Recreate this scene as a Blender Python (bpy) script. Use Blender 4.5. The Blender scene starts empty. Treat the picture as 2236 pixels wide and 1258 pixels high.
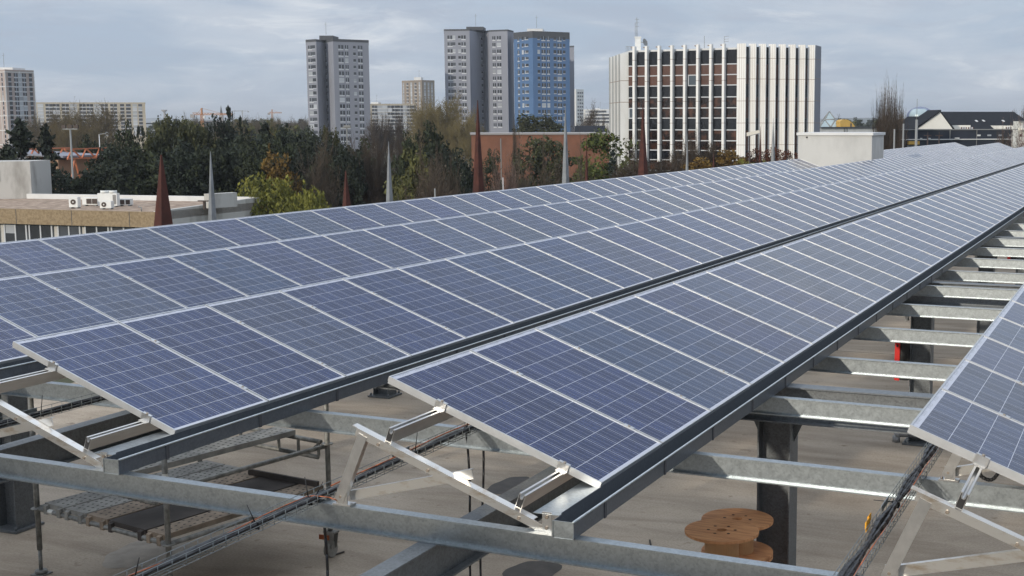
import bpy, math, random
from mathutils import Vector, Matrix

# ------------------------------------------------------------------ camera
scene = bpy.context.scene
COL = scene.collection
RES = 2236.0
FPX, PPX, PPY = 2832.88, 1118.0 + 271.04, 629.0        # focal length and principal point of the photograph (px)
CAM = Vector((4.264, -6.6736, 1.5343))
YAW, PITCH, ROLL = -0.3771, -0.1272, -0.0013
FW = Vector((math.sin(YAW)*math.cos(PITCH), math.cos(YAW)*math.cos(PITCH), math.sin(PITCH)))
R0 = Vector((math.cos(YAW), -math.sin(YAW), 0.0))
U0 = R0.cross(FW)
RT = R0*math.cos(ROLL) + U0*math.sin(ROLL)
UP = -R0*math.sin(ROLL) + U0*math.cos(ROLL)
cam_d = bpy.data.cameras.new("camera")
cam_d.sensor_fit = 'HORIZONTAL'
cam_d.sensor_width = 36.0
cam_d.lens = FPX/RES*36.0
cam_d.shift_x = -271.04/RES
cam_d.clip_start, cam_d.clip_end = 0.1, 20000.0
cam = bpy.data.objects.new("camera", cam_d)
COL.objects.link(cam)
m3 = Matrix((RT, UP, -FW)).transposed()
cam.matrix_world = Matrix.Translation(CAM) @ m3.to_4x4()
scene.camera = cam

# ------------------------------------------------------------------ light and sky
scene.view_settings.view_transform = 'Standard'
scene.view_settings.look = 'None'
scene.view_settings.exposure = 0.0
scene.view_settings.gamma = 1.0
SUN_EL, SUN_AZ = math.radians(15.0), math.radians(15.0)   # azimuth from -Y towards -X
SUNV = Vector((-math.sin(SUN_AZ)*math.cos(SUN_EL), -math.cos(SUN_AZ)*math.cos(SUN_EL), math.sin(SUN_EL)))
sd = bpy.data.lights.new("sun", 'SUN')
sd.energy = 2.6
sd.angle = math.radians(1.2)
sd.color = (1.0, 0.91, 0.77)
so = bpy.data.objects.new("sun", sd)
COL.objects.link(so)
so.rotation_euler = SUNV.to_track_quat('Z', 'Y').to_euler()

world = bpy.data.worlds.new("World")
scene.world = world
world.use_nodes = True
wt = world.node_tree
wt.nodes.clear()
def wn(t, **k):
    n = wt.nodes.new(t)
    for a, b in k.items(): setattr(n, a, b)
    return n
WL = wt.links.new
w_out = wn('ShaderNodeOutputWorld')
w_bg = wn('ShaderNodeBackground'); w_bg.inputs['Strength'].default_value = 0.1
w_sky = wn('ShaderNodeTexSky', sky_type='NISHITA', sun_disc=False, sun_elevation=SUN_EL,
           sun_rotation=math.atan2(SUNV.x, SUNV.y))
w_sky.air_density, w_sky.dust_density, w_sky.ozone_density = 1.2, 1.5, 2.0
w_tc = wn('ShaderNodeTexCoord')
w_sep = wn('ShaderNodeSeparateXYZ'); WL(w_tc.outputs['Generated'], w_sep.inputs[0])
w_z = wn('ShaderNodeMath', operation='MAXIMUM'); WL(w_sep.outputs['Z'], w_z.inputs[0]); w_z.inputs[1].default_value = 0.0
w_za = wn('ShaderNodeMath', operation='ADD'); WL(w_z.outputs[0], w_za.inputs[0]); w_za.inputs[1].default_value = 0.17
w_dx = wn('ShaderNodeMath', operation='DIVIDE'); WL(w_sep.outputs['X'], w_dx.inputs[0]); WL(w_za.outputs[0], w_dx.inputs[1])
w_dy = wn('ShaderNodeMath', operation='DIVIDE'); WL(w_sep.outputs['Y'], w_dy.inputs[0]); WL(w_za.outputs[0], w_dy.inputs[1])
w_cv = wn('ShaderNodeCombineXYZ'); WL(w_dx.outputs[0], w_cv.inputs[0]); WL(w_dy.outputs[0], w_cv.inputs[1])
def wnoise(scale, detail, rough, dist, off):
    mp = wn('ShaderNodeMapping'); mp.inputs['Location'].default_value = off
    WL(w_cv.outputs[0], mp.inputs[0])
    n = wn('ShaderNodeTexNoise'); n.inputs['Scale'].default_value = scale; n.inputs['Detail'].default_value = detail
    n.inputs['Roughness'].default_value = rough; n.inputs['Distortion'].default_value = dist
    WL(mp.outputs[0], n.inputs['Vector'])
    return n
def wramp(src, stops):
    r = wn('ShaderNodeValToRGB')
    el = r.color_ramp.elements
    while len(el) < len(stops): el.new(0.5)
    for e, (p, c) in zip(el, stops):
        e.position = p; e.color = (c[0], c[1], c[2], 1.0) if not isinstance(c, float) else (c, c, c, 1.0)
    WL(src, r.inputs[0])
    return r
def wmix(a, b, f):
    x = wn('ShaderNodeMix', data_type='RGBA')
    for sock, v in ((x.inputs[6], a), (x.inputs[7], b)):
        if isinstance(v, tuple): sock.default_value = (v[0], v[1], v[2], 1.0)
        else: WL(v, sock)
    if isinstance(f, float): x.inputs[0].default_value = f
    else: WL(f, x.inputs[0])
    return x.outputs[2]
def wmixf(a, b, f): return wmix(a, b, f)
# grey-blue veil of thin cloud over the clear sky, then lumpy brighter and darker cloud
CV = 12.0
veil = wramp(w_z.outputs[0], [(0.0, (0.355*CV, 0.455*CV, 0.575*CV)), (0.06, (0.37*CV, 0.455*CV, 0.585*CV)), (0.35, (0.42*CV, 0.49*CV, 0.60*CV)), (1.0, (0.42*CV, 0.48*CV, 0.58*CV))])
sky1 = wmix(w_sky.outputs[0], veil.outputs[0], 0.88)
n1 = wnoise(1.15, 10.0, 0.58, 0.7, (3.1, 1.7, 0.0))
n2 = wnoise(1.9, 9.0, 0.60, 0.9, (7.3, 2.2, 0.0))
m1 = wramp(n1.outputs[0], [(0.40, 0.0), (0.62, 1.0)])
m2 = wramp(n2.outputs[0], [(0.46, 0.0), (0.66, 1.0)])
sky2 = wmix(sky1, (0.50*CV, 0.55*CV, 0.62*CV), m1.outputs[0])
dark = wn('ShaderNodeMath', operation='MULTIPLY'); WL(m2.outputs[0], dark.inputs[0]); dark.inputs[1].default_value = 0.6
sky3 = wmix(sky2, (0.36*CV, 0.41*CV, 0.50*CV), dark.outputs[0])
n3 = wnoise(2.4, 9.0, 0.62, 0.7, (1.3, 9.1, 0.0))
m3_ = wramp(n3.outputs[0], [(0.52, 0.0), (0.72, 1.0)])
br = wn('ShaderNodeMath', operation='MULTIPLY'); WL(m3_.outputs[0], br.inputs[0]); WL(m1.outputs[0], br.inputs[1])
sky4 = wmix(sky3, (0.72*CV, 0.745*CV, 0.77*CV), br.outputs[0])
# the cloud deck is brighter overhead than along the horizon
lift = wramp(w_z.outputs[0], [(0.12, (1.0, 1.0, 1.0)), (0.46, (1.0, 1.0, 1.0)), (0.74, (2.45, 2.40, 2.33)), (1.0, (2.45, 2.40, 2.33))])
gain = wn('ShaderNodeMix', data_type='RGBA', blend_type='MULTIPLY'); gain.inputs[0].default_value = 1.0
WL(sky4, gain.inputs[6]); WL(lift.outputs[0], gain.inputs[7])
WL(gain.outputs[2], w_bg.inputs['Color'])
WL(w_bg.outputs[0], w_out.inputs[0])

# ------------------------------------------------------------------ helpers
def at(px, py, d):
    """world point seen at photograph pixel (px,py), d metres along the viewing axis"""
    return CAM + d*(FW + RT*((px-PPX)/FPX) - UP*((py-PPY)/FPX))
def on_plane(ax, v, px, py):
    r = FW + RT*((px-PPX)/FPX) - UP*((py-PPY)/FPX)
    return CAM + r*((v-CAM[ax])/r[ax])
GROUND = -13.0
SLAB = -3.0

class MB:
    def __init__(s): s.v, s.f, s.m, s.sm, s.uv = [], [], [], [], {}
    def face(s, pts, mat=0, smooth=False, uv=None):
        i = len(s.v); s.v.extend([tuple(p) for p in pts])
        s.f.append(tuple(range(i, i+len(pts)))); s.m.append(mat); s.sm.append(smooth)
        if uv: s.uv[len(s.f)-1] = uv
    def hexa(s, c, mat=0):
        i = len(s.v); s.v.extend([tuple(p) for p in c])
        for q in ((0,3,2,1),(4,5,6,7),(0,1,5,4),(1,2,6,5),(2,3,7,6),(3,0,4,7)):
            s.f.append(tuple(i+k for k in q)); s.m.append(mat); s.sm.append(False)
    def box(s, x0, x1, y0, y1, z0, z1, mat=0):
        s.hexa([(x0,y0,z0),(x1,y0,z0),(x1,y1,z0),(x0,y1,z0),(x0,y0,z1),(x1,y0,z1),(x1,y1,z1),(x0,y1,z1)], mat)
    def obox(s, c, ax, ay, az, mat=0):
        c, ax, ay, az = Vector(c), Vector(ax), Vector(ay), Vector(az)
        s.hexa([c-ax-ay-az, c+ax-ay-az, c+ax+ay-az, c-ax+ay-az, c-ax-ay+az, c+ax-ay+az, c+ax+ay+az, c-ax+ay+az], mat)
    def bar(s, p, q, w, h, up=(0,0,1), mat=0):
        p, q = Vector(p), Vector(q); d = q-p; L = d.length
        if L < 1e-6: return
        d /= L; side = d.cross(Vector(up))
        if side.length < 1e-4: side = d.cross(Vector((1,0,0)))
        side.normalize(); u = side.cross(d)
        s.obox((p+q)/2, d*L/2, side*w/2, u*h/2, mat)
    def tube(s, p, q, r, n=8, r2=None, mat=0, caps=True, smooth=True):
        p, q = Vector(p), Vector(q); d = (q-p)
        if d.length < 1e-7: return
        d.normalize(); r2 = r if r2 is None else r2
        a = d.cross(Vector((0,0,1)) if abs(d.z) < .9 else Vector((1,0,0))).normalized(); b = d.cross(a)
        i = len(s.v)
        for k in range(n):
            t = 2*math.pi*k/n; o = a*math.cos(t) + b*math.sin(t)
            s.v.append(tuple(p+o*r)); s.v.append(tuple(q+o*r2))
        for k in range(n):
            k2 = (k+1) % n
            s.f.append((i+2*k, i+2*k+1, i+2*k2+1, i+2*k2)); s.m.append(mat); s.sm.append(smooth)
        if caps:
            s.f.append(tuple(i+2*k for k in range(n))); s.m.append(mat); s.sm.append(False)
            if r2 > 1e-5:
                s.f.append(tuple(i+2*k+1 for k in reversed(range(n)))); s.m.append(mat); s.sm.append(False)
    def poly(s, pts, r, n=6, mat=0):
        for a, b in zip(pts[:-1], pts[1:]): s.tube(a, b, r, n, mat=mat)
    def prism(s, prof, y0, y1, axis='y', mat=0, caps=True):
        """closed 2-D outline (x,z) pushed along y, or (x,y) pushed along z"""
        P = (lambda a, b, t: (a, t, b)) if axis == 'y' else ((lambda a, b, t: (t, a, b)) if axis == 'x' else (lambda a, b, t: (a, b, t)))
        i = len(s.v); n = len(prof)
        for a, b in prof: s.v.append(P(a, b, y0))
        for a, b in prof: s.v.append(P(a, b, y1))
        for k in range(n):
            k2 = (k+1) % n
            s.f.append((i+k, i+k2, i+n+k2, i+n+k)); s.m.append(mat); s.sm.append(False)
        if caps:
            s.f.append(tuple(i+k for k in reversed(range(n)))); s.m.append(mat); s.sm.append(False)
            s.f.append(tuple(i+n+k for k in range(n))); s.m.append(mat); s.sm.append(False)
    def mesh(s, name, mats):
        me = bpy.data.meshes.new(name)
        me.from_pydata(s.v, [], s.f)
        for m in (mats if isinstance(mats, (list, tuple)) else [mats]): me.materials.append(m)
        me.polygons.foreach_set('material_index', s.m)
        me.polygons.foreach_set('use_smooth', s.sm)
        if s.uv:
            l = me.uv_layers.new(name="UVMap")
            for fi, uv in s.uv.items():
                for li, c in zip(me.polygons[fi].loop_indices, uv): l.data[li].uv = c
        me.update()
        return me
    def build(s, name, mats, parent=None, fix=True):
        me = s.mesh(name, mats)
        if fix:
            import bmesh
            bm = bmesh.new(); bm.from_mesh(me); bmesh.ops.recalc_face_normals(bm, faces=bm.faces); bm.to_mesh(me); bm.free()
        return link(name, me, parent)
def wloc(o):
    v = Vector((0,0,0))
    while o is not None: v += o.location; o = o.parent
    return v
def link(name, me, parent=None):
    o = bpy.data.objects.new(name, me); COL.objects.link(o)
    if parent is not None:
        o.parent = parent; o.location = -wloc(parent)
    return o
def tag(o, label, cat, group=None):
    o['kind'] = 'thing'
    o['label'] = label; o['category'] = cat
    if group: o['group'] = group
    return o
def thing(name, label, cat, loc=(0,0,0), group=None):
    o = bpy.data.objects.new(name, None); COL.objects.link(o)
    o.empty_display_size = 0.2; o.location = loc
    return tag(o, label, cat, group)
def kind(o, k): o['kind'] = k; return o
def copy_tree(o, parent=None):
    c = o.copy(); COL.objects.link(c)
    if parent is not None: c.parent = parent
    for ch in o.children: copy_tree(ch, c)
    return c

# ------------------------------------------------------------------ materials
def mat(name, col, rough=0.6, metal=0.0, var=0.0, scale=3.0, col2=None, detail=6.0, bump=0.0, bscale=40.0, spec=0.5, stretch=None, lo=0.35, hi=0.65, objvar=0.0):
    m = bpy.data.materials.new(name); m.use_nodes = True
    nt = m.node_tree; b = nt.nodes['Principled BSDF']
    b.inputs['Roughness'].default_value = rough; b.inputs['Metallic'].default_value = metal
    b.inputs['Specular IOR Level'].default_value = spec
    c2 = col2 if col2 else tuple(max(0.0, c*(1-var)) for c in col)
    out = None
    if var > 0 or col2:
        tc = nt.nodes.new('ShaderNodeTexCoord'); mp = nt.nodes.new('ShaderNodeMapping')
        if stretch: mp.inputs['Scale'].default_value = stretch
        nt.links.new(tc.outputs['Object'], mp.inputs[0])
        n = nt.nodes.new('ShaderNodeTexNoise'); n.inputs['Scale'].default_value = scale
        n.inputs['Detail'].default_value = detail; n.inputs['Roughness'].default_value = 0.6
        nt.links.new(mp.outputs[0], n.inputs['Vector'])
        r = nt.nodes.new('ShaderNodeValToRGB'); e = r.color_ramp.elements
        e[0].position, e[1].position = lo, hi
        e[0].color = (*c2, 1); e[1].color = (*col, 1)
        nt.links.new(n.outputs[0], r.inputs[0]); out = r.outputs[0]
    if objvar > 0:
        oi = nt.nodes.new('ShaderNodeObjectInfo'); hs = nt.nodes.new('ShaderNodeHueSaturation')
        mr = nt.nodes.new('ShaderNodeMapRange'); mr.inputs[3].default_value = 1-objvar; mr.inputs[4].default_value = 1+objvar
        nt.links.new(oi.outputs['Random'], mr.inputs[0]); nt.links.new(mr.outputs[0], hs.inputs['Value'])
        if out: nt.links.new(out, hs.inputs['Color'])
        else: hs.inputs['Color'].default_value = (*col, 1)
        out = hs.outputs[0]
    if out: nt.links.new(out, b.inputs['Base Color'])
    else: b.inputs['Base Color'].default_value = (*col, 1)
    if bump > 0:
        tc = nt.nodes.new('ShaderNodeTexCoord'); n = nt.nodes.new('ShaderNodeTexNoise'); n.inputs['Scale'].default_value = bscale
        n.inputs['Detail'].default_value = 4
        nt.links.new(tc.outputs['Object'], n.inputs['Vector'])
        bp = nt.nodes.new('ShaderNodeBump'); bp.inputs['Strength'].default_value = bump; bp.inputs['Distance'].default_value = 0.02
        nt.links.new(n.outputs[0], bp.inputs['Height']); nt.links.new(bp.outputs[0], b.inputs['Normal'])
    return m
def galvanised(name, base, spread, metal=0.55, rough=0.42):
    m = bpy.data.materials.new(name); m.use_nodes = True; nt = m.node_tree; b = nt.nodes['Principled BSDF']
    tc = nt.nodes.new('ShaderNodeTexCoord')
    v = nt.nodes.new('ShaderNodeTexVoronoi'); v.inputs['Scale'].default_value = 75.0
    n = nt.nodes.new('ShaderNodeTexNoise'); n.inputs['Scale'].default_value = 16.0; n.inputs['Detail'].default_value = 9
    n.inputs['Roughness'].default_value = 0.65
    for x in (v, n): nt.links.new(tc.outputs['Object'], x.inputs['Vector'])
    sp = nt.nodes.new('ShaderNodeSeparateColor'); nt.links.new(v.outputs['Color'], sp.inputs[0])
    mx = nt.nodes.new('ShaderNodeMath'); mx.operation = 'MULTIPLY_ADD'; mx.inputs[1].default_value = 0.42
    nt.links.new(sp.outputs[0], mx.inputs[0]); nt.links.new(n.outputs[0], mx.inputs[2])
    r = nt.nodes.new('ShaderNodeValToRGB'); e = r.color_ramp.elements
    e[0].position, e[1].position = 0.38, 0.90
    e[0].color = (*[c*(1-spread) for c in base], 1); e[1].color = (*[min(1, c*(1+spread)) for c in base], 1)
    nt.links.new(mx.outputs[0], r.inputs[0]); nt.links.new(r.outputs[0], b.inputs['Base Color'])
    rr = nt.nodes.new('ShaderNodeMapRange'); rr.inputs[3].default_value = rough-.06; rr.inputs[4].default_value = rough+.10
    nt.links.new(n.outputs[0], rr.inputs[0]); nt.links.new(rr.outputs[0], b.inputs['Roughness'])
    b.inputs['Metallic'].default_value = metal
    return m
M = {}
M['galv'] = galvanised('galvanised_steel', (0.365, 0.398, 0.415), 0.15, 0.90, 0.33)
M['galv_dark'] = galvanised('shade_darkened_galvanised_steel', (0.15, 0.162, 0.172), 0.22, 0.45, 0.5)  # same galvanised steel, base darkened to carry the shade under the rows
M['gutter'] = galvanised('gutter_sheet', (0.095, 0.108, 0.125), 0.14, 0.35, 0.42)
M['alu'] = mat('aluminium', (0.72, 0.71, 0.69), 0.28, 0.92, 0.22, 9.0, stretch=(1, .15, 1))
M['alu_frame'] = mat('panel_frame_aluminium', (0.56, 0.57, 0.58), 0.38, 0.6, 0.10, 14.0)
M['alu_stain'] = mat('stained_aluminium', (0.74, 0.72, 0.68), 0.28, 0.88, 0.0, 7.0, col2=(0.52, 0.43, 0.33), stretch=(1, 1, 3), lo=0.30, hi=0.50)
M['black'] = mat('black_plastic_and_shade', (0.012, 0.012, 0.013), 0.5)  # also paints the shade inside the hollow rail ends
M['black_glossy'] = mat('black_cable_sheath', (0.012, 0.012, 0.014), 0.35)
M['bolt'] = mat('bolt_steel', (0.42, 0.36, 0.30), 0.4, 0.8, 0.3, 60)
M['copper'] = mat('bare_copper_wire', (0.42, 0.13, 0.055), 0.45, 0.4)
M['orange_tag'] = mat('orange_plastic', (0.80, 0.38, 0.02), 0.5)
M['wire'] = mat('zinc_wire', (0.22, 0.24, 0.24), 0.4, 0.5)
M['red'] = mat('red_plastic', (0.62, 0.016, 0.012), 0.35)
M['tube'] = mat('scaffold_tube', (0.31, 0.31, 0.29), 0.5, 0.35, 0.5, 14)
M['plank_grey'] = mat('scaffold_deck_grey', (0.37, 0.36, 0.33), 0.7, 0.15, 0.4, 6)
M['plank_brown'] = mat('scaffold_deck_rusty', (0.38, 0.30, 0.225), 0.75, 0.1, 0.4, 6)
M['plywood'] = mat('dark_plywood', (0.075, 0.062, 0.055), 0.7, 0, 0.4, 3)
M['hole'] = mat('hole_shadow_paint', (0.015, 0.014, 0.013), 0.8)
M['tape'] = mat('white_tape', (0.7, 0.7, 0.66), 0.6)
M['wood'] = mat('reel_plywood', (0.66, 0.33, 0.145), 0.65, 0, 0.0, 4.0, col2=(0.40, 0.16, 0.060), stretch=(1, 7, 1), detail=9, lo=.30, hi=.62)
M['wood_drum'] = mat('reel_drum_board', (0.58, 0.34, 0.16), 0.7, 0, 0.2, 4.0)
M['white_paint'] = mat('white_enamel', (0.72, 0.73, 0.71), 0.45, 0, 0.12, 2)
M['pipe'] = mat('grey_pvc', (0.30, 0.30, 0.30), 0.5)

def cell_material():
    """54 multicrystalline cells, 6 x 9, drawn in metres on the glass (UV = metres)"""
    m = bpy.data.materials.new('solar_cells'); m.use_nodes = True; nt = m.node_tree; b = nt.nodes['Principled BSDF']
    L = nt.links.new
    def N(t): return nt.nodes.new(t)
    def ma(op, a, c=None, d=None):
        n = N('ShaderNodeMath'); n.operation = op
        for i, x in enumerate((a, c, d)):
            if x is None: continue
            if isinstance(x, (int, float)): n.inputs[i].default_value = x
            else: L(x, n.inputs[i])
        return n.outputs[0]
    uv = N('ShaderNodeUVMap'); uv.uv_map = 'UVMap'
    sp = N('ShaderNodeSeparateXYZ'); L(uv.outputs[0], sp.inputs[0])
    U, V = sp.outputs[0], sp.outputs[1]
    uc = ma('DIVIDE', ma('SUBTRACT', U, 0.0165), 0.1603)
    vc = ma('DIVIDE', ma('SUBTRACT', V, 0.042), 0.159)
    def near_int(x): return ma('ABSOLUTE', ma('SUBTRACT', ma('FRACT', ma('ADD', x, 0.5)), 0.5))
    gap_u = ma('LESS_THAN', near_int(uc), 0.0105)
    gap_v = ma('LESS_THAN', near_int(vc), 0.0105)
    bus = ma('LESS_THAN', ma('ABSOLUTE', ma('SUBTRACT', ma('FRACT', ma('MULTIPLY', uc, 3.0)), 0.5)), 0.020)
    outside = ma('MAXIMUM', ma('MAXIMUM', ma('LESS_THAN', uc, 0.0), ma('GREATER_THAN', uc, 6.0)),
                 ma('MAXIMUM', ma('LESS_THAN', vc, 0.0), ma('GREATER_THAN', vc, 9.0)))
    white = ma('MAXIMUM', ma('MAXIMUM', gap_u, gap_v), outside)
    oi = N('ShaderNodeObjectInfo')
    cb = N('ShaderNodeCombineXYZ'); L(ma('FLOOR', uc), cb.inputs[0]); L(ma('FLOOR', vc), cb.inputs[1])
    L(ma('MULTIPLY', oi.outputs['Random'], 517.0), cb.inputs[2])
    wnz = N('ShaderNodeTexWhiteNoise'); wnz.noise_dimensions = '3D'; L(cb.outputs[0], wnz.inputs[0])
    cv = N('ShaderNodeCombineXYZ'); L(U, cv.inputs[0]); L(V, cv.inputs[1]); L(ma('MULTIPLY', oi.outputs['Random'], 91.0), cv.inputs[2])
    vo = N('ShaderNodeTexVoronoi'); vo.inputs['Scale'].default_value = 85.0; L(cv.outputs[0], vo.inputs['Vector'])
    vs = N('ShaderNodeSeparateColor'); L(vo.outputs['Color'], vs.inputs[0])
    tone = ma('ADD', ma('MULTIPLY', wnz.outputs[0], 0.45), ma('MULTIPLY', vs.outputs[0], 0.55))
    rp = N('ShaderNodeValToRGB'); e = rp.color_ramp.elements
    e[0].position, e[1].position = 0.1, 0.9
    e[0].color = (0.006, 0.014, 0.052, 1); e[1].color = (0.018, 0.038, 0.118, 1)
    L(tone, rp.inputs[0])
    hs = N('ShaderNodeHueSaturation')
    mr = N('ShaderNodeMapRange'); mr.inputs[3].default_value = 0.487; mr.inputs[4].default_value = 0.508
    L(oi.outputs['Random'], mr.inputs[0]); L(mr.outputs[0], hs.inputs['Hue'])
    r2 = ma('FRACT', ma('MULTIPLY', oi.outputs['Random'], 37.7))
    ms = N('ShaderNodeMapRange'); ms.inputs[3].default_value = 0.72; ms.inputs[4].default_value = 0.98
    L(r2, ms.inputs[0]); L(ms.outputs[0], hs.inputs['Saturation'])
    mv = N('ShaderNodeMapRange'); mv.inputs[3].default_value = 0.9; mv.inputs[4].default_value = 1.15
    L(ma('FRACT', ma('MULTIPLY', oi.outputs['Random'], 13.3)), mv.inputs[0]); L(mv.outputs[0], hs.inputs['Value'])
    L(rp.outputs[0], hs.inputs['Color'])
    def mix(a, c, f):
        x = N('ShaderNodeMix'); x.data_type = 'RGBA'
        for s_, v_ in ((x.inputs[6], a), (x.inputs[7], c)):
            if isinstance(v_, tuple): s_.default_value = (*v_, 1)
            else: L(v_, s_)
        L(f, x.inputs[0]); return x.outputs[2]
    c1 = mix(hs.outputs[0], (0.26, 0.27, 0.33), bus)
    c2 = mix(c1, (0.48, 0.49, 0.55), white)
    # printed serial strip under the glass along the upper edge
    band = ma('MULTIPLY', ma('GREATER_THAN', V, 0.008), ma('LESS_THAN', V, 0.030))
    blk = ma('MULTIPLY', ma('GREATER_THAN', ma('FRACT', ma('MULTIPLY', U, 5.0)), 0.35), ma('GREATER_THAN', U, 0.08))
    nz = N('ShaderNodeTexNoise'); nz.inputs['Scale'].default_value = 230.0; L(cv.outputs[0], nz.inputs['Vector'])
    txt = ma('MULTIPLY', ma('MULTIPLY', band, blk), ma('GREATER_THAN', nz.outputs[0], 0.56))
    c3 = mix(c2, (0.22, 0.22, 0.23), txt)
    L(c3, b.inputs['Base Color'])
    du = N('ShaderNodeTexNoise'); du.inputs['Scale'].default_value = 2.2; du.inputs['Detail'].default_value = 6; L(cv.outputs[0], du.inputs['Vector'])
    ro = N('ShaderNodeMapRange'); ro.inputs[1].default_value = .3; ro.inputs[2].default_value = .7
    ro.inputs[3].default_value = 0.10; ro.inputs[4].default_value = 0.20
    L(du.outputs[0], ro.inputs[0]); L(ro.outputs[0], b.inputs['Roughness'])
    b.inputs['IOR'].default_value = 1.40
    return m
M['cells'] = cell_material()

def floor_material():
    m = bpy.data.materials.new('roof_deck_concrete'); m.use_nodes = True; nt = m.node_tree; b = nt.nodes['Principled BSDF']; L = nt.links.new
    tc = nt.nodes.new('ShaderNodeTexCoord')
    def noise(s, d, r=0.6, st=None, dist=0.0):
        mp = nt.nodes.new('ShaderNodeMapping')
        if st: mp.inputs['Scale'].default_value = st
        L(tc.outputs['Object'], mp.inputs[0])
        n = nt.nodes.new('ShaderNodeTexNoise'); n.inputs['Scale'].default_value = s; n.inputs['Detail'].default_value = d
        n.inputs['Roughness'].default_value = r; n.inputs['Distortion'].default_value = dist; L(mp.outputs[0], n.inputs['Vector']); return n.outputs[0]
    def ramp(src, stops):
        r = nt.nodes.new('ShaderNodeValToRGB'); el = r.color_ramp.elements
        while len(el) < len(stops): el.new(.5)
        for e, (p, c) in zip(el, stops): e.position = p; e.color = (*c, 1)
        L(src, r.inputs[0]); return r.outputs[0]
    base = ramp(noise(0.55, 10, 0.65), [(0.28, (0.37, 0.298, 0.226)), (0.5, (0.47, 0.39, 0.302)), (0.72, (0.53, 0.45, 0.36))])
    def mul(a, c, f=1.0):
        x = nt.nodes.new('ShaderNodeMix'); x.data_type = 'RGBA'; x.blend_type = 'MULTIPLY'; x.inputs[0].default_value = f
        L(a, x.inputs[6]); L(c, x.inputs[7]); return x.outputs[2]
    streak = ramp(noise(1.3, 6, 0.6, (0.35, 1.6, 1), 0.6), [(0.34, (0.72, 0.70, 0.68)), (0.58, (1, 1, 1))])
    fine = ramp(noise(38, 6, 0.7), [(0.30, (0.74, 0.74, 0.74)), (0.68, (1.12, 1.12, 1.12))])
    spots = ramp(noise(5.5, 3, 0.5), [(0.24, (0.62, 0.58, 0.54)), (0.33, (1, 1, 1))])
    c = mul(mul(mul(base, streak), fine), spots)
    L(c, b.inputs['Base Color']); b.inputs['Roughness'].default_value = 0.82
    bp = nt.nodes.new('ShaderNodeBump'); bp.inputs['Strength'].default_value = 0.25; bp.inputs['Distance'].default_value = 0.01
    L(noise(60, 4), bp.inputs['Height']); L(bp.outputs[0], b.inputs['Normal'])
    return m
M['floor'] = floor_material()
M['roof_dark'] = mat('dark_roof_edge', (0.055, 0.058, 0.065), 0.8)
M['stain'] = mat('damp_stain', (0.085, 0.072, 0.062), 0.55, 0, 0.45, 5)
M['patch'] = mat('mortar_patch', (0.47, 0.42, 0.36), 0.85, 0, 0.25, 6)
M['ground'] = mat('town_ground', (0.085, 0.09, 0.055), 0.95, 0, 0.0, 0.03, col2=(0.05, 0.06, 0.035))
M['carpark_wall'] = mat('car_park_concrete', (0.34, 0.33, 0.31), 0.85, 0, 0.25, 0.6)
M['road'] = mat('asphalt', (0.05, 0.05, 0.052), 0.9, 0, 0.2, 2)

# ------------------------------------------------------------------ ground, roof deck of the car park
g = MB(); g.face([(-9000,-4000,GROUND),(9000,-4000,GROUND),(9000,12000,GROUND),(-9000,12000,GROUND)])
kind(g.build('ground', M['ground']), 'structure')
s = MB(); s.box(-13.2, 16.0, -8.05, 98.0, SLAB-0.35, SLAB)
kind(s.build('roof_deck', M['floor']), 'structure')
s = MB()
s.box(-13.0, 15.8, -8.04, 97.8, GROUND+0.02, SLAB-0.35)
tag(s.build('car_park_building', M['carpark_wall']), 'concrete car park storeys carrying the roof deck under the solar rows', 'building')
s = MB()   # unseen building added behind the camera to shade the near deck
s.box(-48, 15.8, -16, -8.06, GROUND+0.02, -0.1)
s.box(-48, 15.8, -16, -9.0, -0.1, 1.5)
s.box(-48.1, 15.9, -16.1, -8.9, 1.5, 1.62)
tag(s.build('added_shade_building', M['carpark_wall']), 'plain concrete building added unseen behind the camera to shade the near deck', 'building')

def disc(name, label, cat, x, y, rx, ry, material, z=SLAB+0.004, seed=1):
    rnd = random.Random(seed); b = MB(); pts = []
    for k in range(40):
        t = 2*math.pi*k/40; w = 1+0.06*math.sin(3*t+seed)+0.04*math.sin(7*t+2*seed)+rnd.uniform(-.015, .015)
        pts.append((x+rx*w*math.cos(t), y+ry*w*math.sin(t), z))
    b.face(pts)
    return kind(b.build(name, material), 'structure')
disc('floor_stain', '', '', -3.05, 7.5, 0.24, 0.42, M['stain'], seed=2)
disc('floor_stain', '', '', -1.40, 4.72, 0.26, 0.42, M['stain'], seed=5)
disc('floor_patch', '', '', -5.45, 3.8, 0.42, 0.50, M['patch'], seed=7)
disc('floor_stain', '', '', -1.5, 31.5, 1.5, 1.4, M['stain'], seed=9)
for px, py, ang in ((1860, 768, 0.0),):
    q = on_plane(2, SLAB+.003, px, py); b = MB()
    b.obox((q.x, q.y, SLAB+.003), (14*math.cos(ang), 14*math.sin(ang), 0), (0, .007, 0), (0, 0, .0012)); kind(b.build('deck_joint', M['stain']), 'structure')

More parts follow.
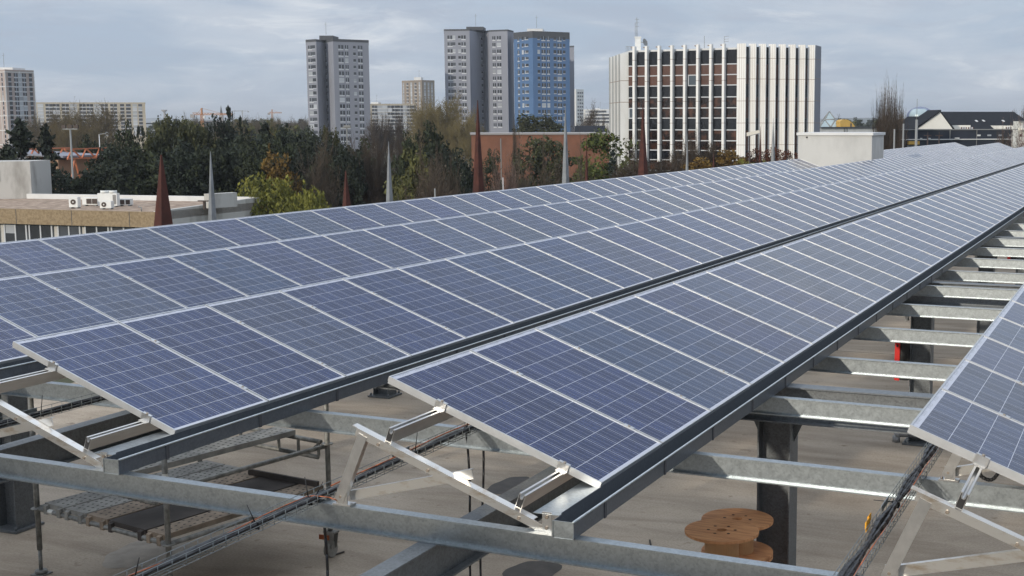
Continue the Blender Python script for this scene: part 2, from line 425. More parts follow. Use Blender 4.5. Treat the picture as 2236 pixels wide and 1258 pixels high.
# ------------------------------------------------------------------ solar array
TILT, PL, PW, PITCHY = 0.3554, 1.5, 0.995, 1.01
CT, ST = math.cos(TILT), math.sin(TILT)
ROWX = 3.1771
def row_x(r): return r*ROWX
def row_y(r): return -0.13*r
ROWN = {1: 'the right-edge row', 0: 'the row beside the open gap', -1: 'the row behind the dark gutter gap',
        -2: 'the second row from the back', -3: 'the back row'}
fr, gl = MB(), MB()
T, BW = 0.046, 0.0095
def sl(u, v, n):   # panel coordinates: u along the row, v down the slope, n out of the face
    return (v*CT + n*ST, u, -v*ST + n*CT)
def fbar(u0, u1, v0, v1, n0, n1):
    fr.hexa([sl(u0,v0,n0), sl(u1,v0,n0), sl(u1,v1,n0), sl(u0,v1,n0), sl(u0,v0,n1), sl(u1,v0,n1), sl(u1,v1,n1), sl(u0,v1,n1)])
fbar(0, BW, 0, PL, -T*.62, 0); fbar(PW-BW, PW, 0, PL, -T*.62, 0)
fbar(0.003, BW+.01, 0.003, PL-.003, -T, -T*.62-.0005); fbar(PW-BW-.01, PW-.003, 0.003, PL-.003, -T, -T*.62-.0005)   # stepped outer face
fbar(BW, PW-BW, 0, BW, -T, 0); fbar(BW, PW-BW, PL-BW, PL, -T, 0)
gl.face([sl(BW, PL-BW, -.004), sl(PW-BW, PL-BW, -.004), sl(PW-BW, BW, -.004), sl(BW, BW, -.004)],
        uv=[(BW, PL-BW), (PW-BW, PL-BW), (PW-BW, BW), (BW, BW)])
gl.face([sl(BW, BW, -.012), sl(PW-BW, BW, -.012), sl(PW-BW, PL-BW, -.012), sl(BW, PL-BW, -.012)], mat=1,
        uv=[(0, 0)]*4)
frame_me = fr.mesh('frame', M['alu_frame']); glass_me = gl.mesh('glass', [M['cells'], M['white_paint']])
clm = MB()
RAILV = (0.39, 1.25)
for v in RAILV[:1]:
    pass
def clamp_mesh(v):
    c = MB()
    P = [sl(PW-.012, v-.035, .001), sl(PITCHY+.012, v-.035, .001), sl(PITCHY+.012, v+.035, .001), sl(PW-.012, v+.035, .001),
         sl(PW-.012, v-.035, .003), sl(PITCHY+.012, v-.035, .003), sl(PITCHY+.012, v+.035, .003), sl(PW-.012, v+.035, .003)]
    c.hexa(P)
    a = Vector(sl((PW+PITCHY)/2, v, .003)); n = Vector(sl(0, 0, 1.0))
    c.tube(a, a+n*.005, .009, 8, mat=1)
    return c.mesh('clamp', [M['alu_frame'], M['bolt']])
clamp_me = [clamp_mesh(v) for v in RAILV]
rng = {1: [(0, 40)], 0: [(0, 92)], -1: [(0, 92)], -2: [(0, 92)], -3: [(0, 46), (54, 92)]}
cand = []
def pix(p):
    d = Vector(p)-CAM; z = d.dot(FW)
    return (PPX+FPX*d.dot(RT)/z, PPY-FPX*d.dot(UP)/z, z) if z > .3 else (-9e9, 0, z)
first = {}
for r, spans in rng.items():
    for a, b_ in spans:
        for k in range(a, b_):
            p = Vector((row_x(r), row_y(r)+k*PITCHY, 0))
            cs = [pix(p+Vector(sl(u, v, 0))) for u in (0, PW) for v in (0, PL)]
            vis = any(-5 < c[0] < RES+5 and 0 < c[1] < 1262 for c in cs)
            if vis and r not in first: first[r] = k
            cand.append((min(c[2] for c in cs), r, k, vis))
cand.sort()
seen = [c for c in cand if c[3]][:300]
keep = {(c[1], c[2]) for c in seen}
ORD = ['first', 'second', 'third', 'fourth', 'fifth', 'sixth', 'seventh', 'eighth', 'ninth', 'tenth', 'eleventh', 'twelfth']
def panel(r, k, dist):
    i = k-first[r]
    if (r, k) == (-1, 0): lab = 'solar panel on the left whose pale near corner juts out over open rails'
    elif (r, k) == (0, 0): lab = 'solar panel at the near end of the middle row, above two open rail ends'
    elif (r, k) == (1, 0): lab = 'solar panel at the near end of the right-hand row, with a white printed strip'
    elif r in (-2, -3) and i < 12: lab = ORD[i]+' solar panel in '+ROWN[r]+', counted from the left picture edge'
    elif i < 12: lab = ORD[i]+' solar panel in '+ROWN[r]+', counted from its near end'
    elif r == -3 and k >= 54: lab = 'faint far solar panel in the back row, beyond the white roof box'
    else: lab = 'pale receding solar panel in '+ROWN[r]+', past its twelfth panel'
    t = thing('solar_panel', lab, 'solar panel', (row_x(r), row_y(r)+k*PITCHY, 0), 'solar panels mounted in rows')
    for nm, me in (('frame', frame_me), ('glass', glass_me)):
        o = bpy.data.objects.new(nm, me); COL.objects.link(o); o.parent = t
    if dist < 22:
        for me in clamp_me:
            o = bpy.data.objects.new('clamp', me); COL.objects.link(o); o.parent = t
    return t
for d, r, k, vis in seen: panel(r, k, d)
rest_f, rest_g = MB(), MB()
for d, r, k, vis in cand:
    if (r, k) in keep: continue
    off = Vector((row_x(r), row_y(r)+k*PITCHY, 0))
    for src, dst in ((fr, rest_f), (gl, rest_g)):
        i0 = len(dst.v); dst.v.extend([tuple(Vector(p)+off) for p in src.v])
        for fi, f in enumerate(src.f):
            if fi in src.uv: dst.uv[len(dst.f)] = src.uv[fi]
            dst.f.append(tuple(i+i0 for i in f)); dst.m.append(src.m[fi]); dst.sm.append(False)
ro = kind(tag(link('remaining_solar_panels', rest_f.mesh('remaining_solar_panels', M['alu_frame'])), 'far ends of the solar rows, panels too small to tell apart', 'solar panels'), 'stuff')
link('glass', rest_g.mesh('glass', [M['cells'], M['white_paint']]), ro)

# rails, two under each row
for r in (-3, -2, -1, 0, 1):
    for j, v in enumerate(RAILV):
        for a, b_ in ([(-0.53, 46.6), (54.0, 92.6)] if r == -3 else [(-0.53, 92.6 if r < 1 else 40.5)]):
            y0 = row_y(r)+a+(0.02 if j else 0); y1 = row_y(r)+b_
            ox, oz = row_x(r)+v*CT-(T)*ST, -v*ST-(T+.001)*CT
            def rp(a_, n_): return (ox+a_*CT+n_*ST, oz-a_*ST+n_*CT)
            h, w = .082, .020
            prof = [(-w, -h), (w, -h), (w, 0), (.009, 0), (.009, -.020), (.004, -.028), (-.004, -.028), (-.009, -.020), (-.009, 0), (-w, 0)]
            t = thing('mounting_rail', ('upper' if j == 0 else 'lower')+' aluminium rail with slotted top under '+ROWN[r]
                      + (' past the roof box' if a > 10 else ''), 'rail', (ox, y0, oz), 'slotted rails under the panels')
            b2 = MB(); b2.prism([rp(*q) for q in prof], y0, y1)
            b2.build('profile', M['alu'], t)
            if a < 10:
                c = MB(); inn = [(-w+.004, -h+.004), (w-.004, -h+.004), (w-.004, -.006), (.0125, -.006), (.0125, -.022), (.006, -.032), (-.006, -.032), (-.0125, -.022), (-.0125, -.006), (-w+.004, -.006)]
                c.prism([rp(*q) for q in inn], y0-.002, y0+.01)
                c.build('end_opening_shade', M['black'], t)  # black plug painting the dark inside of the hollow rail
            if r in (-1, 0, 1) and a < 10:
                # end clamp hooked over the first panel
                yc = row_y(r)-.004
                c = MB()
                for (u0, u1, v0, v1, n0, n1) in ((-.012, .0, -.036, .036, -.048, .004), (-.012, .013, -.036, .036, .0045, .008), (-.040, -.012, -.030, .030, -.048, -.042)):
                    c.hexa([Vector((row_x(r), row_y(r), 0))+Vector(sl(uu, v+vv, nn)) for nn in (n0, n1) for (uu, vv) in ((u0, v0), (u1, v0), (u1, v1), (u0, v1))])
                a0 = Vector((row_x(r), row_y(r), 0))+Vector(sl(-.002, v, .008)); nn = Vector(sl(0, 0, 1))
                c.tube(a0, a0+nn*.008, .009, 8, mat=1)
                c.build('end_clamp', [M['alu'], M['bolt']], t)

# ------------------------------------------------------------------ gutters under the low edges
for r in (-3, -2, -1, 0, 1):
    x0 = row_x(r)+1.402
    y0, y1 = row_y(r)-0.64, (92.8 if r < 1 else 40.5)
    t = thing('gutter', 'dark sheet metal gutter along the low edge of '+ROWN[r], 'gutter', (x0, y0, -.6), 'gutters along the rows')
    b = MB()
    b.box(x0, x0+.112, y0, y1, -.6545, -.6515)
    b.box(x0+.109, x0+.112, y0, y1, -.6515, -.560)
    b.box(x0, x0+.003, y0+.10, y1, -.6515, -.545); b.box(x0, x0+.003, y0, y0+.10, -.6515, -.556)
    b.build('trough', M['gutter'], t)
    b = MB(); b.tube((x0+.113, y0, -.559), (x0+.113, y1, -.559), .007, 8); b.build('lip', M['galv'], t)
    b = MB(); b.box(x0-.155, x0-.001, y0+.07, y1, -.556, -.553); b.build('flashing', M['galv'], t)
    b = MB(); b.box(x0-.002, x0+.116, y0-.005, y0-.001, -.6555, -.557); b.box(x0-.005, x0+.119, y0-.009, y0-.005, -.6545, -.649)
    b.box(x0-.005, x0+.001, y0-.009, y0-.005, -.649, -.557); b.box(x0+.113, x0+.119, y0-.009, y0-.005, -.649, -.557); b.build('end_cap', M['galv'], t)
    for k in range(14 if r > -2 else 0):
        b = MB(); yy = y0+.42+k*.96
        b.box(x0+.1125, x0+.1165, yy, yy+.03, -.658, -.567)
        b.build('joint_strip', M['roof_dark'], t)

# ------------------------------------------------------------------ crossbeams (I sections along X)
def ibeam_x(b, y, z_top, h, w, x0, x1, tf=.008, tw=.006):
    b.box(x0, x1, y-w/2, y+w/2, z_top-tf, z_top); b.box(x0, x1, y-w/2, y+w/2, z_top-h, z_top-h+tf)
    b.box(x0, x1, y-tw/2, y+tw/2, z_top-h+tf, z_top-tf)
BEAM_Y = [-.522+1.918*k for k in range(48)]
for k, y in enumerate(BEAM_Y):
    lab = ('long galvanised crossbeam nearest the camera, carrying the near ends of the rows' if k == 0 else
           (ORD[k]+' galvanised crossbeam from the camera, spanning the open gap between rows') if k < 12 else
           'far galvanised crossbeam behind the twelfth one across the open gap')
    b = MB(); ibeam_x(b, 0.0, -.6555, .146, .073, -13.0, 15.5)
    o = tag(b.build('crossbeam', M['galv']), lab, 'beam', 'galvanised crossbeams under the rows')
    o.location = (0, y, 0); o.rotation_euler = (0, 0, -.041)
# main beams along X over the column lines, and along Y between them
COLY = [3.95+7.62*j for j in range(12)]
for j, y in enumerate(COLY):
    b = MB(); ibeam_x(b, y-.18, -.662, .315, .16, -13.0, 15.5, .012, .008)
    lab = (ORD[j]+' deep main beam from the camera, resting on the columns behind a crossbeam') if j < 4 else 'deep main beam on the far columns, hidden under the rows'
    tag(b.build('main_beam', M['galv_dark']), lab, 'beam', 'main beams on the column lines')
for x, lab in ((.59, 'dark main beam running away under the middle row, bottom centre'),
               (-3.41, 'dark main beam running away under the left row ends'),
               (-7.6, 'dark main beam running away at the left picture edge'), (5.4, 'dark main beam hidden below the right-hand row')):
    b = MB()
    for a, c in ((-8.0, COLY[0]-.27),)+tuple((COLY[j]-.09, COLY[j+1]-.27) for j in range(3)):
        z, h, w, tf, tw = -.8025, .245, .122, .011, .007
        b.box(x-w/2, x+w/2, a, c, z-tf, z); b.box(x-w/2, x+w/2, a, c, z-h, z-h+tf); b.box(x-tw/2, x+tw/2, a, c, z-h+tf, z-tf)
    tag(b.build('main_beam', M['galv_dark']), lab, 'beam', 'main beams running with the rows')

# ------------------------------------------------------------------ steel columns
def column(x, y, lab):
    t = thing('steel_column', lab, 'column', (x, y, SLAB), 'steel columns under the beams')
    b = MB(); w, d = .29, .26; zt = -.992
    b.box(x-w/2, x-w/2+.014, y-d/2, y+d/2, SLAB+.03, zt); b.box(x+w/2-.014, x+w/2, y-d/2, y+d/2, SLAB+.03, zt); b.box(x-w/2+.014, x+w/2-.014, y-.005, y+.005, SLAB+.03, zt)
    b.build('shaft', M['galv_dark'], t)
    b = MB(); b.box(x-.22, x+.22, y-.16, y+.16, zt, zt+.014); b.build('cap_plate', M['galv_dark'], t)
    for sgn in (-1, 1):
        b = MB(); xs = x+sgn*w/2
        b.prism([(xs, zt-.001), (xs+sgn*.085, zt-.001), (xs+sgn*.075, zt-.03), (xs, zt-.20)], y-.006, y+.006)
        b.build('haunch', M['galv_dark'], t)
    b = MB(); b.box(x-.21, x+.21, y-.20, y+.20, SLAB+.004, SLAB+.03)
    for bx in (-.17, .17):
        for by in (-.16, .16): b.tube((x+bx, y+by, SLAB+.03), (x+bx, y+by, SLAB+.07), .016, 6)
    b.build('base_plate', M['galv_dark'], t)
    return t
CL = {(0, 0): 'dark steel column behind the two cable reels', (0, 1): 'steel column with a red and black box, seen between the crossbeams',
      (0, 2): 'haunched steel column beyond the red box column', (0, 3): 'small far steel column at the right picture edge',
      (1, 0): 'wide steel column at the left edge beside the scaffold', (1, 1): 'short visible steel column foot under the gutter, left of the middle row end'}
for i, x in enumerate((1.37, -7.48, 10.2)):
    for j, y in enumerate(COLY[:9]):
        if i == 2 and j < 1: continue
        column(x, y, CL.get((i, j), 'steel column hidden below the far solar rows'))

# ------------------------------------------------------------------ triangular support frames on the crossbeams
def support_frame(r, k, lab):
    X, yf = row_x(r), BEAM_Y[k]-.034+row_y(r)
    zb = -.6555
    t = thing('support_frame', lab, 'support frame', (X, yf, zb), 'triangular support frames on the crossbeams')
    A, B = Vector((X+.135, 0, -.186)), Vector((X+1.335, 0, -.186-.372*1.20))
    d = (B-A).normalized(); n = Vector((-d.z, 0, d.x)); n = n if n.z > 0 else -n
    def hx(b, p, q, h0, h1, y0, y1, mt=0):   # slab between p and q, from h0 to h1 along n
        b.hexa([(v.x, y, v.z) for y in (y0, y1) for v in (p+n*h0, q+n*h0, q+n*h1, p+n*h1)], mt)
    b = MB()
    hx(b, A, B, -.046, 0, yf-.002, yf+.003)                      # upright leg of the angle
    hx(b, A-d*.035, B-d*.10, -.005, 0, yf+.003, yf+.055)         # its flange
    b.build('sloped_bar', M['alu_stain'], t)
    for s_ in (.16, .50, 1.1):
        p = A+d*s_ - n*.030
        b = MB(); b.tube((p.x, yf-.002, p.z), (p.x, yf-.009, p.z), .010, 6); b.build('bolt', M['bolt'], t)
    P, Q = Vector((X+.000, 0, zb+.030)), Vector((X+.175, 0, -.225))
    d2 = (Q-P).normalized(); s2 = Vector((d2.z, 0, -d2.x))
    b = MB()
    def hx2(w0, w1, y0, y1):
        b.hexa([(v.x, y, v.z) for y in (y0, y1) for v in (P+s2*w0, P+s2*w1, Q+s2*w1, Q+s2*w0)])
    hx2(-.030, .030, yf-.008, yf-.003); hx2(-.030, -.026, yf-.003, yf+.03); hx2(.026, .030, yf-.003, yf+.03)
    b.build('post', M['alu'], t)
    P, Q = Vector((X+.03, 0, zb+.045)), Vector((X+.84, 0, -.40))
    d3 = (Q-P).normalized(); s3 = Vector((-d3.z, 0, d3.x)); s3 = s3 if s3.z > 0 else -s3
    b = MB(); yb = yf+.058
    b.hexa([(v.x, y, v.z) for y in (yb, yb+.005) for v in (P-s3*.028, Q-s3*.028, Q+s3*.028, P+s3*.028)])
    b.hexa([(v.x, y, v.z) for y in (yb+.005, yb+.028) for v in (P+s3*.023, Q+s3*.023, Q+s3*.028, P+s3*.028)])
    b.build('brace', M['alu_stain'], t)
    b = MB()
    b.box(X-.045, X+.075, yf-.004, yf+.06, zb+.001, zb+.011); b.box(X-.01, X+.055, yf-.002, yf+.004, zb+.011, zb+.095)
    b.tube((X+.012, yf-.010, zb+.055), (X+.012, yf-.002, zb+.055), .009, 6, mat=1); b.tube((X-.03, yf+.03, zb+.011), (X-.03, yf+.03, zb+.02), .010, 6, mat=1)
    b.build('foot', [M['alu'], M['bolt']], t)
    b = MB(); xb = X+1.30
    b.box(xb-.05, xb+.062, yf-.004, yf+.05, zb+.001, zb+.011); b.box(xb+.0, xb+.055, yf-.010, yf-.004, zb+.0, zb+.112)
    b.tube((xb+.028, yf-.018, zb+.085), (xb+.028, yf-.010, zb+.085), .011, 6, mat=1); b.tube((xb+.026, yf-.018, zb+.025), (xb+.026, yf-.010, zb+.025), .010, 6, mat=1)
    b.build('foot', [M['alu'], M['bolt']], t)
    return t
FL = {(0, 0): 'aluminium triangle frame with upright post, front of the middle row, bottom centre',
      (1, 0): 'aluminium triangle frame under the right-hand row, bottom right corner',
      (-1, 0): 'stained sloping aluminium frame under the left end row',
      (0, 1): 'second triangle frame under the middle row, brown side lit below the panel edge',
      (1, 1): 'second triangle frame under the right-hand row, its foot on a crossbeam',
      (-1, 1): 'second triangle frame under the left end row, behind its rail'}
for r in (-2, -1, 0, 1):
    for k in range(5):
        support_frame(r, k, FL.get((r, k), 'triangle frame hidden farther back below the panels'))

# ------------------------------------------------------------------ wire cable trays with cables
def tray(r, x, y0, y1, side, lab, clab, nc):
    z0 = -.650
    t = thing('cable_tray', lab, 'cable tray', (x, y0, z0), 'wire cable trays along the rows')
    b = MB(); w, h = .048, .058
    for (dx, dz) in ((-w, 0), (-w*.33, 0), (w*.33, 0), (w, 0), (-w, h*.5), (w, h*.5), (-w, h), (w, h)):
        b.tube((x+dx, y0, z0+dz), (x+dx, y1, z0+dz), .0022, 5, caps=False)
    y = y0
    while y < min(y1, 9):
        b.tube((x-w, y, z0-.003), (x+w, y, z0-.003), .002, 5); b.tube((x-w, y, z0-.003), (x-w, y, z0+h), .002, 5); b.tube((x+w, y, z0-.003), (x+w, y, z0+h), .002, 5)
        y += .10
    b.build('wire_mesh', M['wire'], t)
    b = MB(); b.box(x-w-.004, x-w-.001, .35, .56, z0+.03, z0+.062)
    b.build('splice_plate', M['galv'], t)
    rnd = random.Random(r+9)
    t2 = thing('cable_bundle', clab, 'cables', (x, y0, z0+.02), 'black cable bundles in the trays')
    for j in range(nc):
        b = MB(); pts = []; ph = rnd.uniform(0, 6); ax = rnd.uniform(-.026, .026); az = rnd.uniform(.010, .044)
        yy = y0-.05
        while yy <= y1:
            sq = .6+.4*math.sin(yy*7.5+.5)
            pts.append((x+side*.012+ax*sq+.003*math.sin(yy*2.3+ph), yy, z0+az*(.75+.25*sq)+.002*math.sin(yy*3.1+ph))); yy += .14 if yy < 6 else .8
        b.poly(pts, .0105, 6); b.build('cable', M['black_glossy'], t2)
    for j, (yy, dx, dz, ln) in enumerate(((-2.0, .25, .9, .10), (-1.1, -.5, .85, .11), (-.62, -.2, 1, .13), (-.55, .45, .8, .10), (.55, .12, 1, .13), (1.25, .1, 1, .12)) if r < 1 else
                                         ((-1.0, -.95, -.10, .13), (.55, -.95, -.02, .13))):
        b = MB(); p = Vector((x+side*.012, yy, z0+.032)); q = p+Vector((dx, .05, dz)).normalized()*ln
        b.tube(p, q, .004, 5, .0022); b.obox((x+side*.012, yy, z0+.018), (.024, 0, 0), (0, .004, 0), (0, 0, .020)); b.build('cable_tie', M['black'], t2)
    return t
tray(0, -.165, -4.6, 30, 0, 'wire mesh cable tray crossing the front beam, bottom centre', 'black cables lying in the tray at bottom centre', 9)
tray(1, 3.0, -4.6, 30, -.4, 'wire mesh cable tray with bright wire loops beside the right-hand row', 'thick strapped bundle of black cables in the right-hand tray', 13)
tray(-1, -3.40, -4.6, 30, 0, 'wire mesh cable tray under the left end row, left picture edge', 'black cables lying in the tray at the left edge', 6)
def wire(name, label, cat, pts, rad, material, n=6):
    b = MB(); b.poly([Vector(p) for p in pts], rad, n)
    return tag(b.build(name, material), label, cat)
wire('earth_wire', 'thin copper earth wire along the tray at bottom centre, loose end by the post', 'wire',
     [(-.185+.012*math.sin(y*3), y, -.612+.006*math.sin(y*5)) for y in [-4.6+.2*i for i in range(21)]] + [(-.14, -.60, -.600), (-.05, -.58, -.606), (-.01, -.56, -.625)], .0032, M['copper'])
wire('earth_wire', 'thin copper earth wire farther along the same tray, behind the front frame', 'wire',
     [(-.185+.014*math.sin(y*4), y, -.606+.010*math.sin(y*2.5)) for y in [-.35+.15*i for i in range(16)]], .0045, M['copper'])
wire('earth_wire', 'dull red earth wire on the right-hand cable tray', 'wire',
     [(3.035+.006*math.sin(y*4), y, -.612) for y in [-4.6+.25*i for i in range(32)]], .004, M['copper'])
b = MB(); b.obox((2.94, .02, -.60), (.004, 0, .004), (0, .05, 0), (0.0, 0, .028)); b.obox((2.935, .09, -.585), (.004, 0, .004), (0, .035, 0), (0, 0, .02))
tag(b.build('orange_label', M['orange_tag']), 'small orange plastic label tied to the right-hand cable tray', 'label')
def hang(label, x, y, ztop, zbot, sw, coil=False):
    pts = [(x+sw*math.sin(3.0*i/22)-.02*i/22, y+.02*math.sin(i*.5), ztop+(zbot-ztop)*i/22) for i in range(23)]
    if coil:
        cx, cy, cz = pts[-1]
        pts += [(cx+.12*math.sin(a)+.01*a, cy+.12-.12*math.cos(a), SLAB+.012+.004*a) for a in [i*.45 for i in range(1, 22)]]
    wire('hanging_cable', label, 'cable', pts, .0085, M['black_glossy'])
hang('black cable hanging from the tray, nearest the front frame, curving at its top', -.26, 1.40, -.64, SLAB+.02, .035)
hang('straighter black cable hanging farther right, with a coil on the deck', -.13, 1.42, -.64, SLAB+.02, -.02, True)
pt = on_plane(1, -.47, 709, 1180)
hang('black cable hanging from the front beam beside the scaffold wheel', pt.x, -.47, -.80, SLAB+.02, .004)
wire('loose_cable', 'looped black cable hanging under the first panel of the right-hand row', 'cable',
     [(3.52+.05*math.cos(a)*(1+.2*math.sin(2*a)), .42, -.345+.055*math.sin(a)) for a in [i*.4 for i in range(18)]], .011, M['black_glossy'])

# ------------------------------------------------------------------ scaffold tower under the front beam
Pa, Pb, Pc, Pd = Vector((-6.0, 2.88, 0)), Vector((-3.98, 2.46, 0)), Vector((-3.58, 4.40, 0)), Vector((-5.60, 4.82, 0))
su, sv = (Pb-Pa).normalized(), (Pd-Pa).normalized()
sc = thing('scaffold_tower', 'low wheeled steel scaffold with perforated deck planks, bottom left', 'scaffold', (-4.8, 3.6, SLAB))
for nm, p, top in (('a', Pa, -1.15), ('b', Pb, -.95), ('c', Pc, -.85), ('d', Pd, -1.15)):
    b = MB(); b.tube((p.x, p.y, SLAB+.26), (p.x, p.y, top), .027, 10)
    leg = b.build('leg', M['tube'], sc)
    if nm == 'c':
        b = MB(); b.tube((p.x-.03, p.y, SLAB+.085), (p.x+.03, p.y, SLAB+.085), .085, 16); b.build('wheel', M['plank_grey'], leg)
        b = MB(); b.prism([(p.x-.05, SLAB+.07), (p.x+.05, SLAB+.10), (p.x+.075, SLAB+.27), (p.x-.04, SLAB+.27)], p.y-.042, p.y-.036); b.prism([(p.x-.05, SLAB+.07), (p.x+.05, SLAB+.10), (p.x+.075, SLAB+.27), (p.x-.04, SLAB+.27)], p.y+.036, p.y+.042)
        b.box(p.x-.06, p.x+.085, p.y-.045, p.y+.045, SLAB+.27, SLAB+.285); b.build('caster_fork', M['plank_grey'], leg)
        b = MB(); b.box(p.x-.10, p.x+.02, p.y-.06, p.y-.045, SLAB+.20, SLAB+.25); b.build('brake', M['copper'], leg)
    else:
        b = MB(); b.tube((p.x, p.y, SLAB+.03), (p.x, p.y, SLAB+.26), .019, 8); b.box(p.x-.075, p.x+.075, p.y-.075, p.y+.075, SLAB+.002, SLAB+.014)
        b.tube((p.x, p.y, SLAB+.014), (p.x, p.y, SLAB+.05), .06, 8); b.build('base_jack', M['tube'], leg)
    b = MB()
    for z in (-2.31, -1.78):
        b = MB(); b.tube((p.x, p.y, z-.006), (p.x, p.y, z+.006), .062, 8); b.build('rosette', M['tube'], leg)
for p, z, ln in ((Pb, -1.74, .10),):
    b = MB(); b.tube((p.x, p.y, z), (p.x, p.y, z+ln), .0285, 10, caps=False); b.build('tape_band', M['tape'], sc)
DK = -2.31
for p, q in ((Pa, Pb), (Pd, Pc), (Pa, Pd), (Pb, Pc)):
    b = MB(); b.tube((p.x, p.y, DK), (q.x, q.y, DK), .024, 10); b.build('ledger', M['tube'], sc)
b = MB(); p = Pa+su*.20; b.tube((p.x, p.y, DK), tuple(Vector((p.x, p.y, DK))+su*.08), .0255, 10, caps=False); b.build('tape_band', M['tape'], sc)
def plank(s0, s1, o0, o1, z, material, th=.05, holes=True, base=Pa):
    b = MB()
    c = lambda s_, o_, zz: tuple(Vector((base.x, base.y, zz))+su*s_+sv*o_)
    b.hexa([c(s0, o0, z), c(s1, o0, z), c(s1, o1, z), c(s0, o1, z), c(s0, o0, z+th), c(s1, o0, z+th), c(s1, o1, z+th), c(s0, o1, z+th)])
    if holes:
        nrow = 4 if s1-s0 > .25 else 3
        o = o0+.08
        i = 0
        while o < o1-.05:
            for j in range(nrow):
                ss = s0+(s1-s0)*(j+.5+(.18 if i % 2 else -.18))/nrow
                cc = Vector(c(ss, o, z+th+.0015)); b.face([cc+su*.012*math.cos(a)+sv*.016*math.sin(a) for a in [k*math.pi/3 for k in range(6)]], 1)
            o += .075; i += 1
    for s_ in (s0+.05, s1-.05):   # claws over the ledger
        b.hexa([c(s_-.025, o0-.035, z-.055), c(s_+.025, o0-.035, z-.055), c(s_+.025, o0, z-.055), c(s_-.025, o0, z-.055), c(s_-.025, o0-.035, z+.03), c(s_+.025, o0-.035, z+.03), c(s_+.025, o0, z+.04), c(s_-.025, o0, z+.04)])
    return b.build('plank', [material, M['hole']], sc)
L2 = (Pd-Pa).length
zz = DK+.026
pk = plank(.12, .44, .01, L2-.01, zz, M['plank_grey']); plank(.47, .79, .01, L2-.01, zz, M['plank_grey']); plank(.82, 1.14, .01, L2-.01, zz, M['plank_brown'])
plank(1.17, 1.72, .01, L2-.01, zz, M['plywood'], holes=False); plank(1.75, 2.0, .01, L2-.01, zz, M['plank_brown'])
b = MB(); b.hexa([tuple(Vector((Pa.x, Pa.y, z))+su*s_+sv*o_) for z in (zz+.051, zz+.11) for (s_, o_) in ((1.0, L2-.16), (2.0, L2-.10), (2.0, L2-.07), (1.0, L2-.13))])
b.build('toe_board', M['plywood'], sc)
# upper lattice ledgers and one deck plank
for o_, s0, s1 in ((L2, .35, 1.97), (0.0, .35, 1.97)):
    b = MB(); c = lambda s_, z: Vector((Pa.x, Pa.y, z))+su*s_+sv*o_
    b.tube(c(s0, -1.775), c(s1, -1.775), .024, 10); b.tube(c(s0, -1.945), c(s1-.05, -1.945), .024, 10)
    for k in range(6):
        s_ = s0+.06+k*(s1-s0-.1)/5; b.bar(c(s_, -1.935), c(s_, -1.785), .04, .012)
    b.bar(c(s1-.22, -1.94), c(s1-.03, -1.79), .035, .012)
    b.build('lattice_ledger', M['tube'], sc)
plank(1.30, 1.60, .0, L2-.01, -1.748, M['plank_grey'], th=.055)
b = MB(); b.tube((Pb.x, Pb.y, -1.80), (Pc.x, Pc.y, -1.80), .024, 10); b.build('guard_rail', M['tube'], sc)
b = MB(); b.tube((Pa.x, Pa.y, -1.80), (Pd.x, Pd.y, -1.80), .024, 10); b.build('guard_rail', M['tube'], sc)

# ------------------------------------------------------------------ cable reels, stacked
def ring(b, x, y, z0, z1, r0, r1, n=40, mat=0):
    P = lambda r, a, z: (x+r*math.cos(a), y+r*math.sin(a), z)
    for k in range(n):
        a, c = 2*math.pi*k/n, 2*math.pi*(k+1)/n
        b.face([P(r0, a, z1), P(r1, a, z1), P(r1, c, z1), P(r0, c, z1)], mat); b.face([P(r0, a, z0), P(r0, c, z0), P(r1, c, z0), P(r1, a, z0)], mat)
        b.face([P(r1, a, z0), P(r1, c, z0), P(r1, c, z1), P(r1, a, z1)], mat, True); b.face([P(r0, a, z0), P(r0, a, z1), P(r0, c, z1), P(r0, c, z0)], mat, True)
def reel(x, y, z, h, r, lab, rot):
    t = thing('cable_reel', lab, 'cable reel', (x, y, z), 'wooden cable reels stacked by the column')
    for z0 in (z, z+h-.022):
        b = MB(); ring(b, x, y, z0, z0+.022, .042, r)
        for k in range(6):
            a = rot+k*math.pi/3
            cx, cy = x+r*.36*math.cos(a), y+r*.36*math.sin(a)
            b.face([(cx+.014*math.cos(q), cy+.014*math.sin(q), z0+.0232) for q in [i*math.pi/4 for i in range(8)]], 1)
        f = b.build('flange', [M['wood'], M['hole']], t)
    b = MB(); ring(b, x, y, z+.022, z+h-.022, .042, r*.46); b.build('drum', M['wood_drum'], t)
HR = .3125
for lvl in range(4):
    top = lvl == 3
    z = SLAB+.005+HR*lvl*1.04
    reel(1.205, 2.90, z+.012, HR, .297, 'light plywood cable reel on top of the nearer stack' if top else 'plywood cable reel hidden low in the nearer stack', .3)
    z2 = SLAB+.003+.2975*lvl*1.025
    reel(1.15, 3.50, z2, .2975, .303, 'redder plywood cable reel behind, partly covered by the nearer reel' if top else 'plywood cable reel hidden low in the rear stack', .1)

